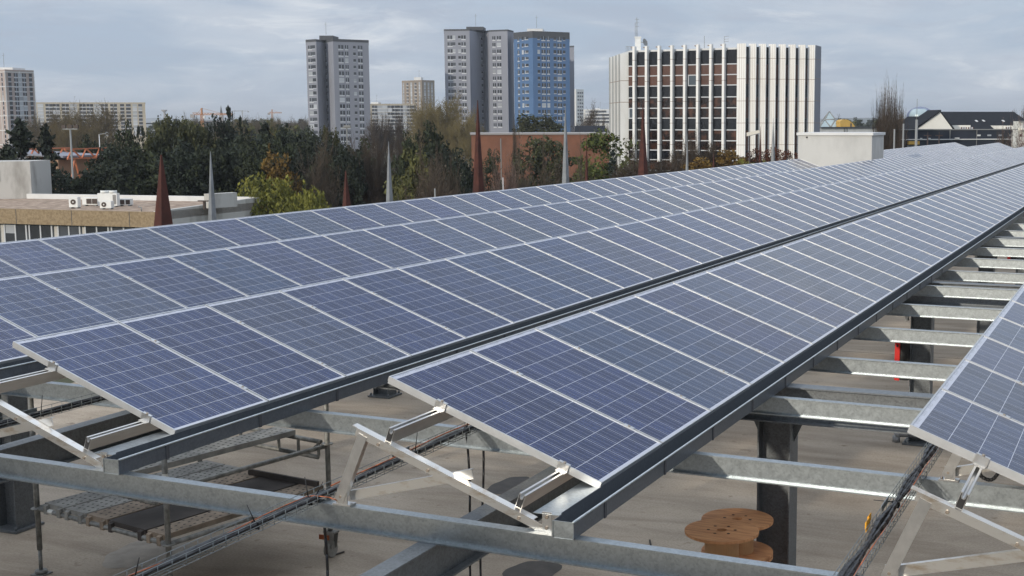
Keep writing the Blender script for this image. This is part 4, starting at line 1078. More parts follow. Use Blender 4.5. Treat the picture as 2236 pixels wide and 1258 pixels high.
for px0, px1, st in ((-60, -14, 0), (-10, 0, 1), (13, 61.5, 2), (67, 117, 0), (129.5, 178, 0), (188.5, 240, 0), (246, 300, 0)):
    s0, s1 = F1.at_px(px0), F1.at_px(px1); m_ = (s0+s1)/2; w = (s1-s0)/2
    b = MB()
    b.obox(F1.pt(m_, (wz0+wz1)/2, -.20), tuple(F1.u*w), tuple(F1.n*.03), (0, 0, (wz1-wz0)/2), 1)
    for q in (-1, 0, 1): b.obox(F1.pt(m_+q*w*.97, (wz0+wz1)/2, -.16), tuple(F1.u*.045), tuple(F1.n*.03), (0, 0, (wz1-wz0)/2), 0)
    b.obox(F1.pt(m_, wz0+.03, -.16), tuple(F1.u*w), tuple(F1.n*.03), (0, 0, .05), 0)
    if st == 2: b.obox(F1.pt(m_-w*.48, wz1-.28, -.165), tuple(F1.u*w*.40), tuple(F1.n*.01), (0, 0, .26), 2)
    b.build('window', [M['frame_white'], M['glass_dark'], M['curtain']], lb)
F2 = Facet(c1, c2); b = MB()
p0, p1 = F2.pt(0, 0), F2.pt(F2.L, 0); zA, zB = zat(462, LD)+.05, z_r+.42
nb = 20
for z0_, z1_, o0, o1 in ((GROUND+.05, None, -.02, .25),):
    cs = []
    q = [F2.pt(0, z0_, .0), F2.pt(F2.L, z0_, .0), F2.pt(F2.L, z0_, -.3), F2.pt(0, z0_, -.3)]
    tp = [F2.pt(0, z_r+.06, .0), F2.pt(F2.L, z_r+.30, .0), F2.pt(F2.L, z_r+.30, -.3), F2.pt(0, z_r+.06, -.3)]
    b.hexa(q+tp)
b.build('side_wall', M['old_white'], lb)
F3 = Facet(c3, c2); b = MB(); b.obox(F3.pt(F3.L/2, z_r+.16, .0), tuple(F3.u*(F3.L/2)), tuple(F3.n*.12), (0, 0, .16)); b.build('parapet', M['coping'], lb)
sp_ = [roofpt(455, 455), roofpt(515, 451)]
b = MB(); f = Facet(sp_[0], sp_[1]); b.obox(f.pt(f.L/2, z_r+.42, -.1), tuple(f.u*(f.L/2)), tuple(f.n*.25), (0, 0, .42)); b.build('roof_upstand', M['old_white'], lb)
b = MB(); q = roofpt(447, 457); b.box(q.x-.06, q.x+.06, q.y-.06, q.y+.06, z_r, z_r+.45); b.bar((q.x-.4, q.y, z_r+.48), (q.x+.3, q.y, z_r+.48), .2, .06); b.build('roof_vent', M['pole_dark'], lb)
b = MB(); q = roofpt(309, 462); b.tube((q.x, q.y, z_r), (q.x, q.y, z_r+.22), .035, 6); b.tube((q.x, q.y, z_r+.22), (q.x-.22, q.y, z_r+.27), .03, 6); b.build('vent_pipe', M['pole'], lb)
b = MB(); f = Facet(roofpt(-60, 436), roofpt(70, 433.5)); hS = zat(350, f.p.length and (Vector((f.q.x, f.q.y, 0))-Vector((CAM.x, CAM.y, 0))).dot(bv))-z_r
b.prism([(p.x, p.y) for p in (f.pt(0, 0), f.pt(f.L, 0), f.pt(f.L, 0)+bv*3, f.pt(0, 0)+bv*3)], z_r+.002, z_r+hS, 'z')
b.build('stair_housing', M['old_white'], lb)
b = MB(); q = f.pt(f.at_px(4), 0, .01); b.obox((q.x, q.y, z_r+hS*.62), tuple(f.u*.30), tuple(f.n*.02), (0, 0, .36)); b.build('vent_door', M['plank_brown'], lb)
# air conditioning units on that roof
def ac_unit(px0, px1, py_base, py_top, lab, fans, tall=False):
    q0, q1 = roofpt(px0, py_base), roofpt(px1, py_base); f = Facet(q0, q1)
    d = (Vector((q0.x, q0.y, 0))-Vector((CAM.x, CAM.y, 0))).dot(bv); h = zat(py_top, d)-z_r-.08; L_, dp = f.L, .42
    t = thing('air_conditioner', lab, 'air conditioner', (f.pt(L_/2, 0).x, f.pt(L_/2, 0).y, z_r), 'air conditioning units on the gravel roof')
    b = MB(); z0_ = z_r+.08
    b.obox(f.pt(L_/2, z0_+h/2, -dp/2), tuple(f.u*L_/2), tuple(f.n*dp/2), (0, 0, h/2)); b.build('casing', M['white_paint'], t)
    b = MB()
    for s_ in (.15, .85): b.obox(f.pt(L_*s_, z_r+.04, -dp/2), tuple(f.u*.05), tuple(f.n*dp/2), (0, 0, .04))
    b.build('feet', M['pole'], t)
    if tall:
        for s_ in (.30, .74):
            b = MB(); c = f.pt(L_*s_, z0_+h, -dp/2); b.tube(c, c+Vector((0, 0, .16)), L_*.20, 18); b.tube(c+Vector((0, 0, .161)), c+Vector((0, 0, .165)), L_*.17, 18, mat=1); b.build('fan_housing', [M['white_paint'], M['hole']], t)
        b = MB()
        for k in range(6): b.obox(f.pt(L_*(.80+.03*k), z0_+h*.5, .004), tuple(f.u*.008), tuple(f.n*.004), (0, 0, h*.38))
        b.build('grille', M['pole_dark'], t)
    for s_, kind_ in fans:
        if kind_ == 'round':
            b = MB(); c = f.pt(L_*s_, z0_+h*.52, 0); r_ = min(h*.36, L_*.30); b.tube(c, c+f.n*.02, r_, 20, mat=0); b.tube(c+f.n*.021, c+f.n*.03, r_*.28, 10, mat=1)
            b.build('fan_grille', [M['pole_dark'], M['white_paint']], t)
        else:
            b = MB(); b.obox(f.pt(L_*s_, z0_+h*.48, .006), tuple(f.u*L_*.17), tuple(f.n*.006), (0, 0, h*.36)); b.build('coil_grille', M['pole_dark'], t)
ac_unit(151, 170, 455.5, 429, 'white air conditioner with one large round fan, leftmost on the roof', ((.5, 'round'),))
ac_unit(180, 213, 450, 430, 'white air conditioner with two dark side grilles, second from left', ((.45, 'rect'), (.82, 'rect')))
ac_unit(214, 256, 452.5, 420.5, 'large white condenser with two round fan hoods on top', (), True)
ac_unit(218.5, 243, 457.5, 438, 'small white air conditioner standing before the large condenser', ((.36, 'round'),))
ac_unit(258, 285, 450.5, 433, 'white air conditioner with dark grilles at the right of the group', ((.35, 'rect'), (.80, 'rect')))

# ------------------------------------------------------------------ steel spikes along the edge of the deck
def spike(px, py_top, wpx, py_w, X, lab, rust, lean=0.0, slit=False):
    top = on_plane(0, X, px, py_top); at_w = on_plane(0, X, px, py_w)
    depth = (at_w-CAM).dot(FW); w = wpx/FPX*depth/2          # half width where it meets the row edge
    zb_ = SLAB; half = w*(top.z-zb_)/(top.z-at_w.z)
    u = Vector((RT.x, RT.y, 0)).normalized(); v = bv
    x, y = at_w.x, at_w.y
    b = MB(); tp = Vector((top.x, top.y, top.z))
    base = [Vector((x, y, zb_))+u*(sx*half)+v*(sy*half) for sx, sy in ((-1, -.25), (.15, -1), (1, .25), (-.15, 1))]
    b.hexa([tuple(p) for p in base]+[tuple(tp+(p-Vector((x, y, zb_)))*.03) for p in base])
    return tag(b.build('spike', M['corten'] if rust else M['spike_steel']), lab, 'spike', 'tapering steel spikes behind the rows')
spike(352, 338, 36, 491, -12.4, 'wide rusty spike before the low gravel-roofed building', True)
spike(459.5, 331, 16, 478, -12.4, 'slim grey steel spike right of the first rusty spike', False)
spike(755, 373, 15, 447, -12.4, 'short rusty spike below the blue-grey tower', True)
spike(848.5, 309, 14, 440, -12.4, 'grey steel spike before bare brown bushes, mid-left', False)
spike(1043, 219, 23, 416, -12.4, 'tallest rusty spike beside the brick building edge', True)
spike(1234.5, 232, 15, 397, -12.4, 'tall grey steel spike in front of the brick wall', False)
spike(1280.5, 299, 7, 392, -12.4, 'thin rusty spike between brick wall and green tree', True)
spike(1404, 226, 21, 380, -12.4, 'large rusty spike in front of the dark office windows', True)
spike(1500.5, 292, 6, 370, -12.4, 'thin grey steel spike low before the office windows', False)
spike(1558.5, 335, 4, 364, -12.4, 'tiny rusty spike among the reddish bushes', True)
spike(1660.5, 276, 6, 354, -12.4, 'thin dark rusty spike right of the street lamp', True)
spike(1688.5, 258, 9, 350, -12.4, 'grey steel spike in front of the white fins', False)

# ------------------------------------------------------------------ pale box on the roof deck inside the back row
rb = thing('roof_box', 'pale grey concrete box standing in the gap of the back row', 'roof box', (-10.5, 52, SLAB))
zb1 = 1.06
b = MB(); b.box(-10.55, -7.22, 50.5, 53.2, SLAB, zb1-.12); b.build('wall', M['box_grey'], rb)
b = MB(); b.box(-10.61, -7.16, 50.44, 53.26, zb1-.12, zb1); b.build('coping', M['coping'], rb)
b = MB(); q = on_plane(1, 50.49, 1762, 300); b.tube((q.x, 50.47, q.z), (q.x, 50.499, q.z), .04, 10); b.build('drain_hole', M['hole'], rb)

# ------------------------------------------------------------------ houses and buildings on the right
def house(name, lab, px0, px1, d0, d1, py_ridge, py_eave, depth):
    """gable end towards the left, long roof slope towards the camera"""
    f = Facet(at(px0, 268, d0), at(px1, 268, d1)); dm = (d0+d1)/2
    zr, ze = zat(py_ridge, dm), zat(py_eave, dm)
    t = thing(name, lab, 'house', (f.pt(f.L/2, 0).x, f.pt(f.L/2, 0).y, GROUND))
    return t, f, zr, ze
h1 = thing('gabled_house', 'large house with long dark slate roof and white triangular gable', 'house', (at(2100, 268, 190).x, at(2100, 268, 190).y, GROUND))
fr_ = Facet(at(2041.5, 268, 196), at(2213, 268, 199)); zr = zat(245, 197); ze = zat(284, 190)
b = MB(); n = fr_.n; run = 7.5
b.face([fr_.pt(0, zr), fr_.pt(fr_.L, zr), fr_.pt(fr_.L, ze, run), fr_.pt(0, ze, run)]); b.face([fr_.pt(0, zr-.25), fr_.pt(0, ze-.25, run), fr_.pt(fr_.L, ze-.25, run), fr_.pt(fr_.L, zr-.25)])
b.face([fr_.pt(0, zr), fr_.pt(0, ze, -run), fr_.pt(fr_.L, ze, -run), fr_.pt(fr_.L, zr)])
b.build('roof', M['slate'], h1, fix=False)
b = MB(); b.prism([(p.x, p.y) for p in (fr_.pt(0, 0, run-.3), fr_.pt(fr_.L-.1, 0, run-.3), fr_.pt(fr_.L-.1, 0, -run+.3), fr_.pt(0, 0, -run+.3))], zg, ze+.05, 'z'); b.build('wall', M['render_white'], h1)
b = MB(); q = fr_.pt(fr_.L-.05, 0, 0); b.hexa([fr_.pt(fr_.L-.3, ze, run-.4), fr_.pt(fr_.L-.3, ze, -run+.4), fr_.pt(fr_.L-.1, ze, -run+.4), fr_.pt(fr_.L-.1, ze, run-.4), fr_.pt(fr_.L-.3, zr-.3, .05), fr_.pt(fr_.L-.3, zr-.3, -.05), fr_.pt(fr_.L-.1, zr-.3, -.05), fr_.pt(fr_.L-.1, zr-.3, .05)]); b.build('gable', M['render_white'], h1)
# white front gable with its own cross roof
fg = Facet(at(1998, 268, 184), at(2083, 268, 185)); ap = fg.at_px(2042); za_ = zat(246, 185); zc = zat(286, 185)
b = MB(); b.hexa([fg.pt(0, zg), fg.pt(fg.L, zg), fg.pt(fg.L, zg, -.3), fg.pt(0, zg, -.3), fg.pt(0, zc), fg.pt(fg.L, zc), fg.pt(fg.L, zc, -.3), fg.pt(0, zc, -.3)])
i0 = len(b.v); b.v.extend([tuple(p) for p in (fg.pt(0, zc), fg.pt(fg.L, zc), fg.pt(ap, za_), fg.pt(0, zc, -.3), fg.pt(fg.L, zc, -.3), fg.pt(ap, za_, -.3))])
for q in ((0, 1, 2), (3, 5, 4), (0, 2, 5, 3), (1, 4, 5, 2)): b.f.append(tuple(i0+k for k in q)); b.m.append(0); b.sm.append(False)
b.build('front_gable', M['render_white'], h1)
b = MB(); A_, B_ = fg.pt(ap, za_+.15, .35), fg.pt(ap, za_+.15, -4.5); C_, D_ = fg.pt(-1.0, zc-.35, .35), fg.pt(-1.0, zc-.35, -4.5)
b.hexa([A_, B_, D_, C_, A_+Vector((0, 0, .18)), B_+Vector((0, 0, .18)), D_+Vector((0, 0, .18)), C_+Vector((0, 0, .18))])
E_, F_ = fg.pt(fg.L+.3, zc-.1, -.05), fg.pt(fg.L+.3, zc-.1, -4.5); A2 = fg.pt(ap, za_+.15, -.05)
b.hexa([A2, E_, F_, B_, A2+Vector((0, 0, .18)), E_+Vector((0, 0, .18)), F_+Vector((0, 0, .18)), B_+Vector((0, 0, .18))])
b.build('cross_roof', M['slate'], h1)
def slope_box(px, py, w, h, material, nm):
    d = 192.0; s_ = fr_.at_px(px); z = zat(py, d); k = (zr-z)/(zr-ze)*run
    b = MB(); sl_ = Vector((fr_.n.x*run, fr_.n.y*run, ze-zr)).normalized(); nn = fr_.u.cross(sl_); nn = nn if nn.z > 0 else -nn
    b.obox(fr_.pt(s_, z, k)+nn*.06, tuple(fr_.u*w/2), tuple(sl_*h/2), tuple(nn*.05)); b.build(nm, material, h1)
for px, py in ((2092.5, 266), (2108, 265.5), (2149, 266), (2129.5, 280.5), (2149.5, 280.5), (2171, 280.5)): slope_box(px, py, .28, .55, M['coping'] if px != 2149.5 else M['glazing'], 'skylight')
for (a, e, py0, wins) in ((2084, 2119.5, 274.5, ((2088, 2100), (2103, 2115))), (2183, 2213, 275.5, ((2184, 2196),))):
    f = Facet(at(a, 268, 188.5), at(e, 268, 188.8)); z0_, z1_ = zat(285.5, 188.5), zat(py0, 188.5)
    b = MB(); b.obox(f.pt(f.L/2, (z0_+z1_)/2, -1.6), tuple(f.u*f.L/2), tuple(f.n*1.6), (0, 0, (z1_-z0_)/2)); dm_ = b.build('dormer', M['render_white'], h1)
    for (x0, x1) in wins:
        b = MB(); s0, s1 = f.at_px(x0), f.at_px(x1); zz0, zz1 = zat(284, 188.5), zat(278.5, 188.5)
        b.obox(f.pt((s0+s1)/2, (zz0+zz1)/2, .02), tuple(f.u*(s1-s0)/2), tuple(f.n*.02), (0, 0, (zz1-zz0)/2), 0)
        for q in (.3, .7): b.obox(f.pt(s0+(s1-s0)*q, (zz0+zz1)/2, .045), tuple(f.u*.10), tuple(f.n*.01), (0, 0, (zz1-zz0)/2), 1)
        b.build('window', [M['glass_brown'], M['frame_white']], dm_)
h2 = thing('gabled_house', 'small white gable with dark roof left of the large slate-roofed house', 'house', (at(1985, 268, 215).x, at(1985, 268, 215).y, GROUND))
f = Facet(at(1968, 268, 214), at(2001, 268, 215)); ap = f.at_px(1994); za_ = zat(259, 214); zc = zat(287, 214)
b = MB(); b.hexa([f.pt(0, zg), f.pt(f.L, zg), f.pt(f.L, zg, -.3), f.pt(0, zg, -.3), f.pt(0, zc), f.pt(f.L, zc), f.pt(f.L, zc, -.3), f.pt(0, zc, -.3)])
i0 = len(b.v); b.v.extend([tuple(p) for p in (f.pt(0, zc), f.pt(f.L, zc), f.pt(ap, za_), f.pt(0, zc, -.3), f.pt(f.L, zc, -.3), f.pt(ap, za_, -.3))])
for q in ((0, 1, 2), (3, 5, 4), (0, 2, 5, 3), (1, 4, 5, 2)): b.f.append(tuple(i0+k for k in q)); b.m.append(0); b.sm.append(False)
b.build('front_gable', M['render_white'], h2)
b = MB(); A_, B_ = f.pt(ap, za_+.1, .3), f.pt(ap, za_+.1, -3); C_, D_ = f.pt(-.8, zc-.6, .3), f.pt(-.8, zc-.6, -3)
b.hexa([A_, B_, D_, C_]+[p+Vector((0, 0, .2)) for p in (A_, B_, D_, C_)]); E_, F_ = f.pt(f.L+.4, zc, -.05), f.pt(f.L+.4, zc, -3)
b.hexa([A_, E_, F_, B_]+[p+Vector((0, 0, .2)) for p in (A_, E_, F_, B_)]); b.build('roof', M['slate'], h2)

def block(name, lab, cat, px0, px1, d0, d1, py_top, depth, material, parts=(), z0=None):
    f = Facet(at(px0, 268, d0), at(px1, 268, d1)); zt_ = zat(py_top, (d0+d1)/2)
    t = thing(name, lab, cat, (f.pt(f.L/2, 0).x, f.pt(f.L/2, 0).y, GROUND))
    b = MB(); b.prism([(p.x, p.y) for p in (f.pt(0, 0), f.pt(f.L, 0), behind(f.pt(f.L, 0), depth), behind(f.pt(0, 0), depth))], zg if z0 is None else z0, zt_, 'z'); b.build('wall', material, t)
    for nm, x0, x1, ya, yb, off, mt in parts:
        s0, s1 = f.at_px(x0), f.at_px(x1); za, zb_ = zat(ya, (d0+d1)/2), zat(yb, (d0+d1)/2); b = MB()
        b.obox(f.pt((s0+s1)/2, (za+zb_)/2, off/2), tuple(f.u*(s1-s0)/2), tuple(f.n*off/2), (0, 0, abs(za-zb_)/2)); b.build(nm, M[mt], t)
    return t, f
block('cladded_building', 'long low building with dark blue sheet cladding and pale gutter line', 'building', 1956, 2210, 150, 153, 284, 14, M['metal_blue'],
      (('roof_edge', 1957, 2209.5, 283, 285, .12, 'pole'), ('gutter_line', 1957, 2196, 304.3, 306.3, .18, 'coping'),
       ('skylight', 2122, 2130, 295, 298.6, .06, 'coping'), ('skylight', 2145, 2153, 295, 298.6, .06, 'curtain'), ('skylight', 2169, 2177, 295, 298.6, .06, 'curtain'), ('skylight', 2192, 2200, 295, 298.6, .06, 'pole'),
       ('downpipe', 2063.5, 2065, 284, 304, .1, 'pole'), ('downpipe', 2121.5, 2122.3, 284, 325, .1, 'pole'), ('roof_vent', 2075, 2082, 301.5, 304.2, .4, 'coping'),
       ('roof_vent', 2000, 2003, 302, 304.3, .3, 'coping'), ('roof_vent', 2016, 2021, 302, 304.3, .3, 'coping'), ('awning', 1973, 1996, 309, 316, .5, 'yellow'), ('shop_window', 1973, 1993, 318, 323, .05, 'curtain')))
block('low_shed', 'long low grey shed behind the roof box', 'building', 1786, 1922, 215, 222, 279.5, 12, M['coping'], (('roof_edge', 1785, 1922, 277.5, 280.5, .3, 'roof_dark'), ('door', 1836, 1838, 281, 290, .1, 'pole'), ('drainpipe', 1842, 1843.3, 281, 290, .1, 'pole')))
block('white_house', 'white flat-roofed house with balcony at the right picture edge', 'house', 2212.5, 2300, 175, 178, 266, 9, M['render_white'],
      (('roof_edge', 2211.5, 2300, 265, 267.5, .25, 'pole'), ('window', 2221, 2224, 270, 280, .05, 'curtain'), ('window', 2230, 2236, 270, 281, .05, 'glass_dark'), ('balcony', 2212.5, 2236, 281, 285.5, .6, 'render_white'),
       ('window', 2214, 2219, 294, 299.5, .05, 'glass_brown'), ('garage_door', 2228, 2246, 294.5, 306, .05, 'glass_brown')))
block('ochre_house', 'low ochre house between poplars and white gable', 'house', 1955, 1985, 232, 234, 263, 8, M['ochre'], (('roof', 1953.5, 1986, 260.8, 264, .5, 'pebble'), ('window', 1966, 1969, 270, 275, .05, 'frame_white')))
# dome
dm = thing('dome', 'blue-grey dome with glazed front rising behind the white gables', 'dome', (at(2008, 268, 300).x, at(2008, 268, 300).y, GROUND))
dc = at(2009, 268, 303); Rr = 30/FPX*300; zb_ = zat(256, 300); zt_ = zat(233.5, 300)
b = MB(); b.tube((dc.x, dc.y, zg), (dc.x, dc.y, zb_), Rr, 28, mat=0); b.build('drum', M['roof_dark'], dm)
b = MB(); nr, na = 7, 32
for i in range(nr):
    for k in range(na):
        P = lambda i_, k_: (dc.x+Rr*math.cos(i_/nr*math.pi/2)*math.cos(2*math.pi*k_/na), dc.y+Rr*math.cos(i_/nr*math.pi/2)*math.sin(2*math.pi*k_/na), zb_+(zt_-zb_)*math.sin(i_/nr*math.pi/2))
        ang = math.atan2(math.sin(2*math.pi*(k+.5)/na+math.pi/2+YAW*0), math.cos(2*math.pi*(k+.5)/na+math.pi/2))
        b.face([P(i, k), P(i, k+1), P(i+1, k+1), P(i+1, k)], 1 if (abs(ang) < .8 and i < 4) else 0, True)
b.build('shell', [M['dome_blue'], M['glazing']], dm)
# glass pyramid roof and yellow curved roof
gp = thing('glass_pyramid', 'small glass pyramid roof with steel ribs beside the finned building', 'roof', (at(1812, 268, 225).x, at(1812, 268, 225).y, GROUND))
pc = at(1810.5, 268, 232); zt_, zm, zb_ = zat(243.5, 228), zat(261.5, 228), zat(279, 228); w1, w2 = 20/FPX*228, 33/FPX*228
b = MB(); r_ = MB(); R_ = Vector((RT.x, RT.y, 0)).normalized()
def q4(w, z): return [Vector((pc.x, pc.y, z))+R_*(sx*w*.95)+bv*(sy*w*.95) for sx, sy in ((-1, -1), (1, -1), (1, 1), (-1, 1))]
T_, U_, V_ = Vector((pc.x, pc.y, zt_)), q4(w1*.62, zm), q4(w2*.8, zb_)
for k in range(4):
    b.face([T_, U_[k], U_[(k+1) % 4]]); b.face([U_[k], V_[k], V_[(k+1) % 4], U_[(k+1) % 4]])
    for p_, q_ in ((T_, U_[k]), (U_[k], V_[k]), (U_[k], U_[(k+1) % 4]), ((V_[k]+V_[(k+1) % 4])/2, U_[k]), ((V_[k]+V_[(k+1) % 4])/2, U_[(k+1) % 4])): r_.tube(p_, q_, .11, 5)
b.build('glazing', M['glazing'], gp, fix=False); r_.build('ribs', M['pole'], gp)
b = MB(); b.prism([(p.x, p.y) for p in q4(w2*.85, 0)], zg, zb_-.05, 'z'); b.build('wall', M['coping'], gp)
yb = thing('curved_roof_building', 'building with a bright yellow curved end wall, behind the grey shed', 'building', (at(1852, 268, 226).x, at(1852, 268, 226).y, GROUND))
f = Facet(at(1833.5, 268, 226), at(1869, 268, 229)); z0_ = zat(279.5, 227); hh = zat(261.5, 227)-z0_
b = MB(); arc = [(f.L*(.02+.96*(i/12)), z0_+hh*math.sin(math.pi*(.25+.75*i/12))**.8 if i < 12 else z0_) for i in range(13)]
pr = [f.pt(s_, z_) for s_, z_ in arc]+[f.pt(f.L*.98, zg), f.pt(f.L*.02, zg)]
b.face(pr); b.face([p+bv*6 for p in reversed(pr)])
for i in range(len(pr)): j = (i+1) % len(pr); b.face([pr[i], pr[i]+bv*6, pr[j]+bv*6, pr[j]])
b.build('wall', M['yellow'], yb)
b = MB(); b.obox(f.pt(f.at_px(1851), zat(274, 227), .04), tuple(f.u*.14), tuple(f.n*.03), (0, 0, .30)); b.build('window', M['glass_dark'], yb)

# ------------------------------------------------------------------ orange steel hall among the trees
oh = thing('steel_hall', 'hall with orange roof trusses and dark roof between the dark trees', 'building', (at(140, 268, 115).x, at(140, 268, 115).y, GROUND))
f = Facet(at(88, 268, 112), at(182, 268, 118)); z1_, z2_, z3_ = zat(323, 115), zat(331, 115), zat(341, 115)
b = MB(); b.hexa([f.pt(0, z3_, 2), f.pt(f.L, z3_, 2), f.pt(f.L, z2_, -6), f.pt(0, z2_, -6)]+[f.pt(0, z3_+.15, 2), f.pt(f.L, z3_+.15, 2), f.pt(f.L, z2_+.15, -6), f.pt(0, z2_+.15, -6)]); b.build('roof', M['tower_grey'], oh)
b = MB(); b.obox(f.pt(f.L/2, (zg+z3_)/2-.1, -.5), tuple(f.u*f.L/2), tuple(f.n*2.0), (0, 0, (z3_-zg)/2-.1)); b.build('wall', M['ochre'], oh)
for j, off in enumerate((2.2, -1.5)):
    b = MB(); n_ = 3
    b.bar(f.pt(0, z1_, off), f.pt(f.L, z1_, off), .10, .10); b.bar(f.pt(0, z3_-.1, off+.2), f.pt(f.L, z3_-.1, off+.2), .12, .12)
    for k in range(n_):
        m_ = f.L*(k+.5)/n_
        b.bar(f.pt(m_-f.L/n_/2, z3_-.1, off+.2), f.pt(m_, z1_, off), .10, .10); b.bar(f.pt(m_+f.L/n_/2, z3_-.1, off+.2), f.pt(m_, z1_, off), .10, .10)
        b.bar(f.pt(m_, z3_-.1, off+.2), f.pt(m_-f.L/n_/2, z3_-3.2, off+.2), .12, .12); b.bar(f.pt(m_, z3_-.1, off+.2), f.pt(m_+f.L/n_/2, z3_-3.2, off+.2), .12, .12)
    b.build('truss', M['orange_steel'], oh)

# ------------------------------------------------------------------ masts and lamps
def pole_thing(name, lab, cat, px, py_top, d, r, material, head=None, zb_=None, group=None):
    p = at(px, 268, d); zt_ = zat(py_top, d); z0_ = GROUND if zb_ is None else zb_
    t = thing(name, lab, cat, (p.x, p.y, z0_), group)
    b = MB(); b.tube((p.x, p.y, z0_), (p.x, p.y, zt_), r, 8, r*.7); b.build('pole', material, t)
    if head: head(t, p, zt_)
    return t
R_ = Vector((RT.x, RT.y, 0)).normalized()
def flood_head(t, p, z):
    b = MB(); b.bar(p.xyz*1.0-Vector((0, 0, p.z-z))-R_*.6, p.xyz-Vector((0, 0, p.z-z))+R_*.6, .12, .12); b.build('crossbar', M['pole'], t)
    for s_ in (-.5, 0, .5):
        b = MB(); c = Vector((p.x, p.y, z+.18))+R_*s_; b.obox(c, tuple(R_*.17), tuple(bv*.10), (0, 0, .14)); b.build('floodlight', M['pole_dark'], t)
pole_thing('floodlight_mast', 'floodlight mast with dark lamps among bare trees at left', 'floodlight', 152.5, 280, 104, .10, M['pole'], flood_head)
def flood_head2(t, p, z):
    b = MB(); c = Vector((p.x, p.y, z)); b.bar(c-R_*.4, c+R_*.35, .14, .10); b.obox(c+R_*.05+Vector((0, 0, .12)), tuple(R_*.26), tuple(bv*.16), (0, 0, .07)); b.build('lamp_head', M['pole'], t)
pole_thing('lamp_mast', 'tall thin lamp mast in front of the blue-grey tower', 'lamp', 757, 278, 104, .085, M['pole'], flood_head2)
def street_head(t, p, z):
    c = Vector((p.x, p.y, z+.05)); ax = (R_*1.0+Vector((0, 0, .26))).normalized(); b = MB(); side = bv
    upv = ax.cross(side); upv = upv if upv.z > 0 else -upv
    b.hexa([c-ax*.20-side*.17-upv*.03, c+ax*.62-side*.14-upv*.02, c+ax*.62+side*.14-upv*.02, c-ax*.20+side*.17-upv*.03,
            c-ax*.16-side*.12+upv*.19, c+ax*.60-side*.08+upv*.15, c+ax*.60+side*.08+upv*.15, c-ax*.16+side*.12+upv*.19]); h = b.build('lamp_head', M['lamp_cream'], t)
    b = MB(); b.obox(c+ax*.2-upv*.045, tuple(ax*.34), tuple(side*.12), tuple(upv*.02)); b.build('lens', M['curtain'], h)
pole_thing('street_lamp', 'street lamp with tilted cream head before the white fins', 'street lamp', 1637.5, 297, 80, .055, M['pole_dark'], street_head)
def plain_head(t, p, z):
    b = MB(); b.bar((p.x, p.y, z), tuple(Vector((p.x, p.y, z+.1))+R_*.7), .10, .07); b.build('lamp_arm', M['pole'], t)
def mast_head(t, p, z):
    b = MB(); b.tube((p.x, p.y, z), (p.x, p.y, z+1.9), .025, 5); b.obox((p.x, p.y, z-3.0), tuple(R_*.22), tuple(bv*.12), (0, 0, .2)); b.build('antenna', M['pole'], t)
pole_thing('mast', 'tall grey mast with antenna in front of the white gable', 'mast', 2001.5, 262, 120, .17, M['pole'], mast_head)
pole_thing('lamp_post', 'grey lamp post between the poplars and the tall mast', 'lamp post', 1973, 271, 112, .10, M['pole'])
pole_thing('lamp_post', 'shorter grey lamp post beside the poplars', 'lamp post', 1953.5, 283, 110, .10, M['pole'])
def cross_head(t, p, z):
    b = MB(); b.bar(Vector((p.x, p.y, z))-R_*.35, Vector((p.x, p.y, z))+R_*.35, .08, .08); b.tube((p.x, p.y, z), (p.x, p.y, z+.35), .03, 5); b.build('crossbar', M['pole_dark'], t)
pole_thing('signal_post', 'dark post with a crossbar before the blue sheet cladding', 'post', 2026.5, 297, 125, .10, M['pole_dark'], cross_head)
pole_thing('signal_post', 'second dark post with a crossbar, right of the first', 'post', 2051.5, 297, 125, .08, M['pole_dark'], cross_head)
pole_thing('street_lamp', 'tiny curved street lamp among the bare trees at left', 'street lamp', 215, 292, 140, .06, M['coping'], plain_head)
pole_thing('post', 'thin pale post among brown shrubs below the brick wall', 'post', 1096.5, 388, 70, .03, M['coping'])
pole_thing('post', 'thin pale post with round top low beside the grey spike', 'post', 946.5, 412, 66, .05, M['pole'])

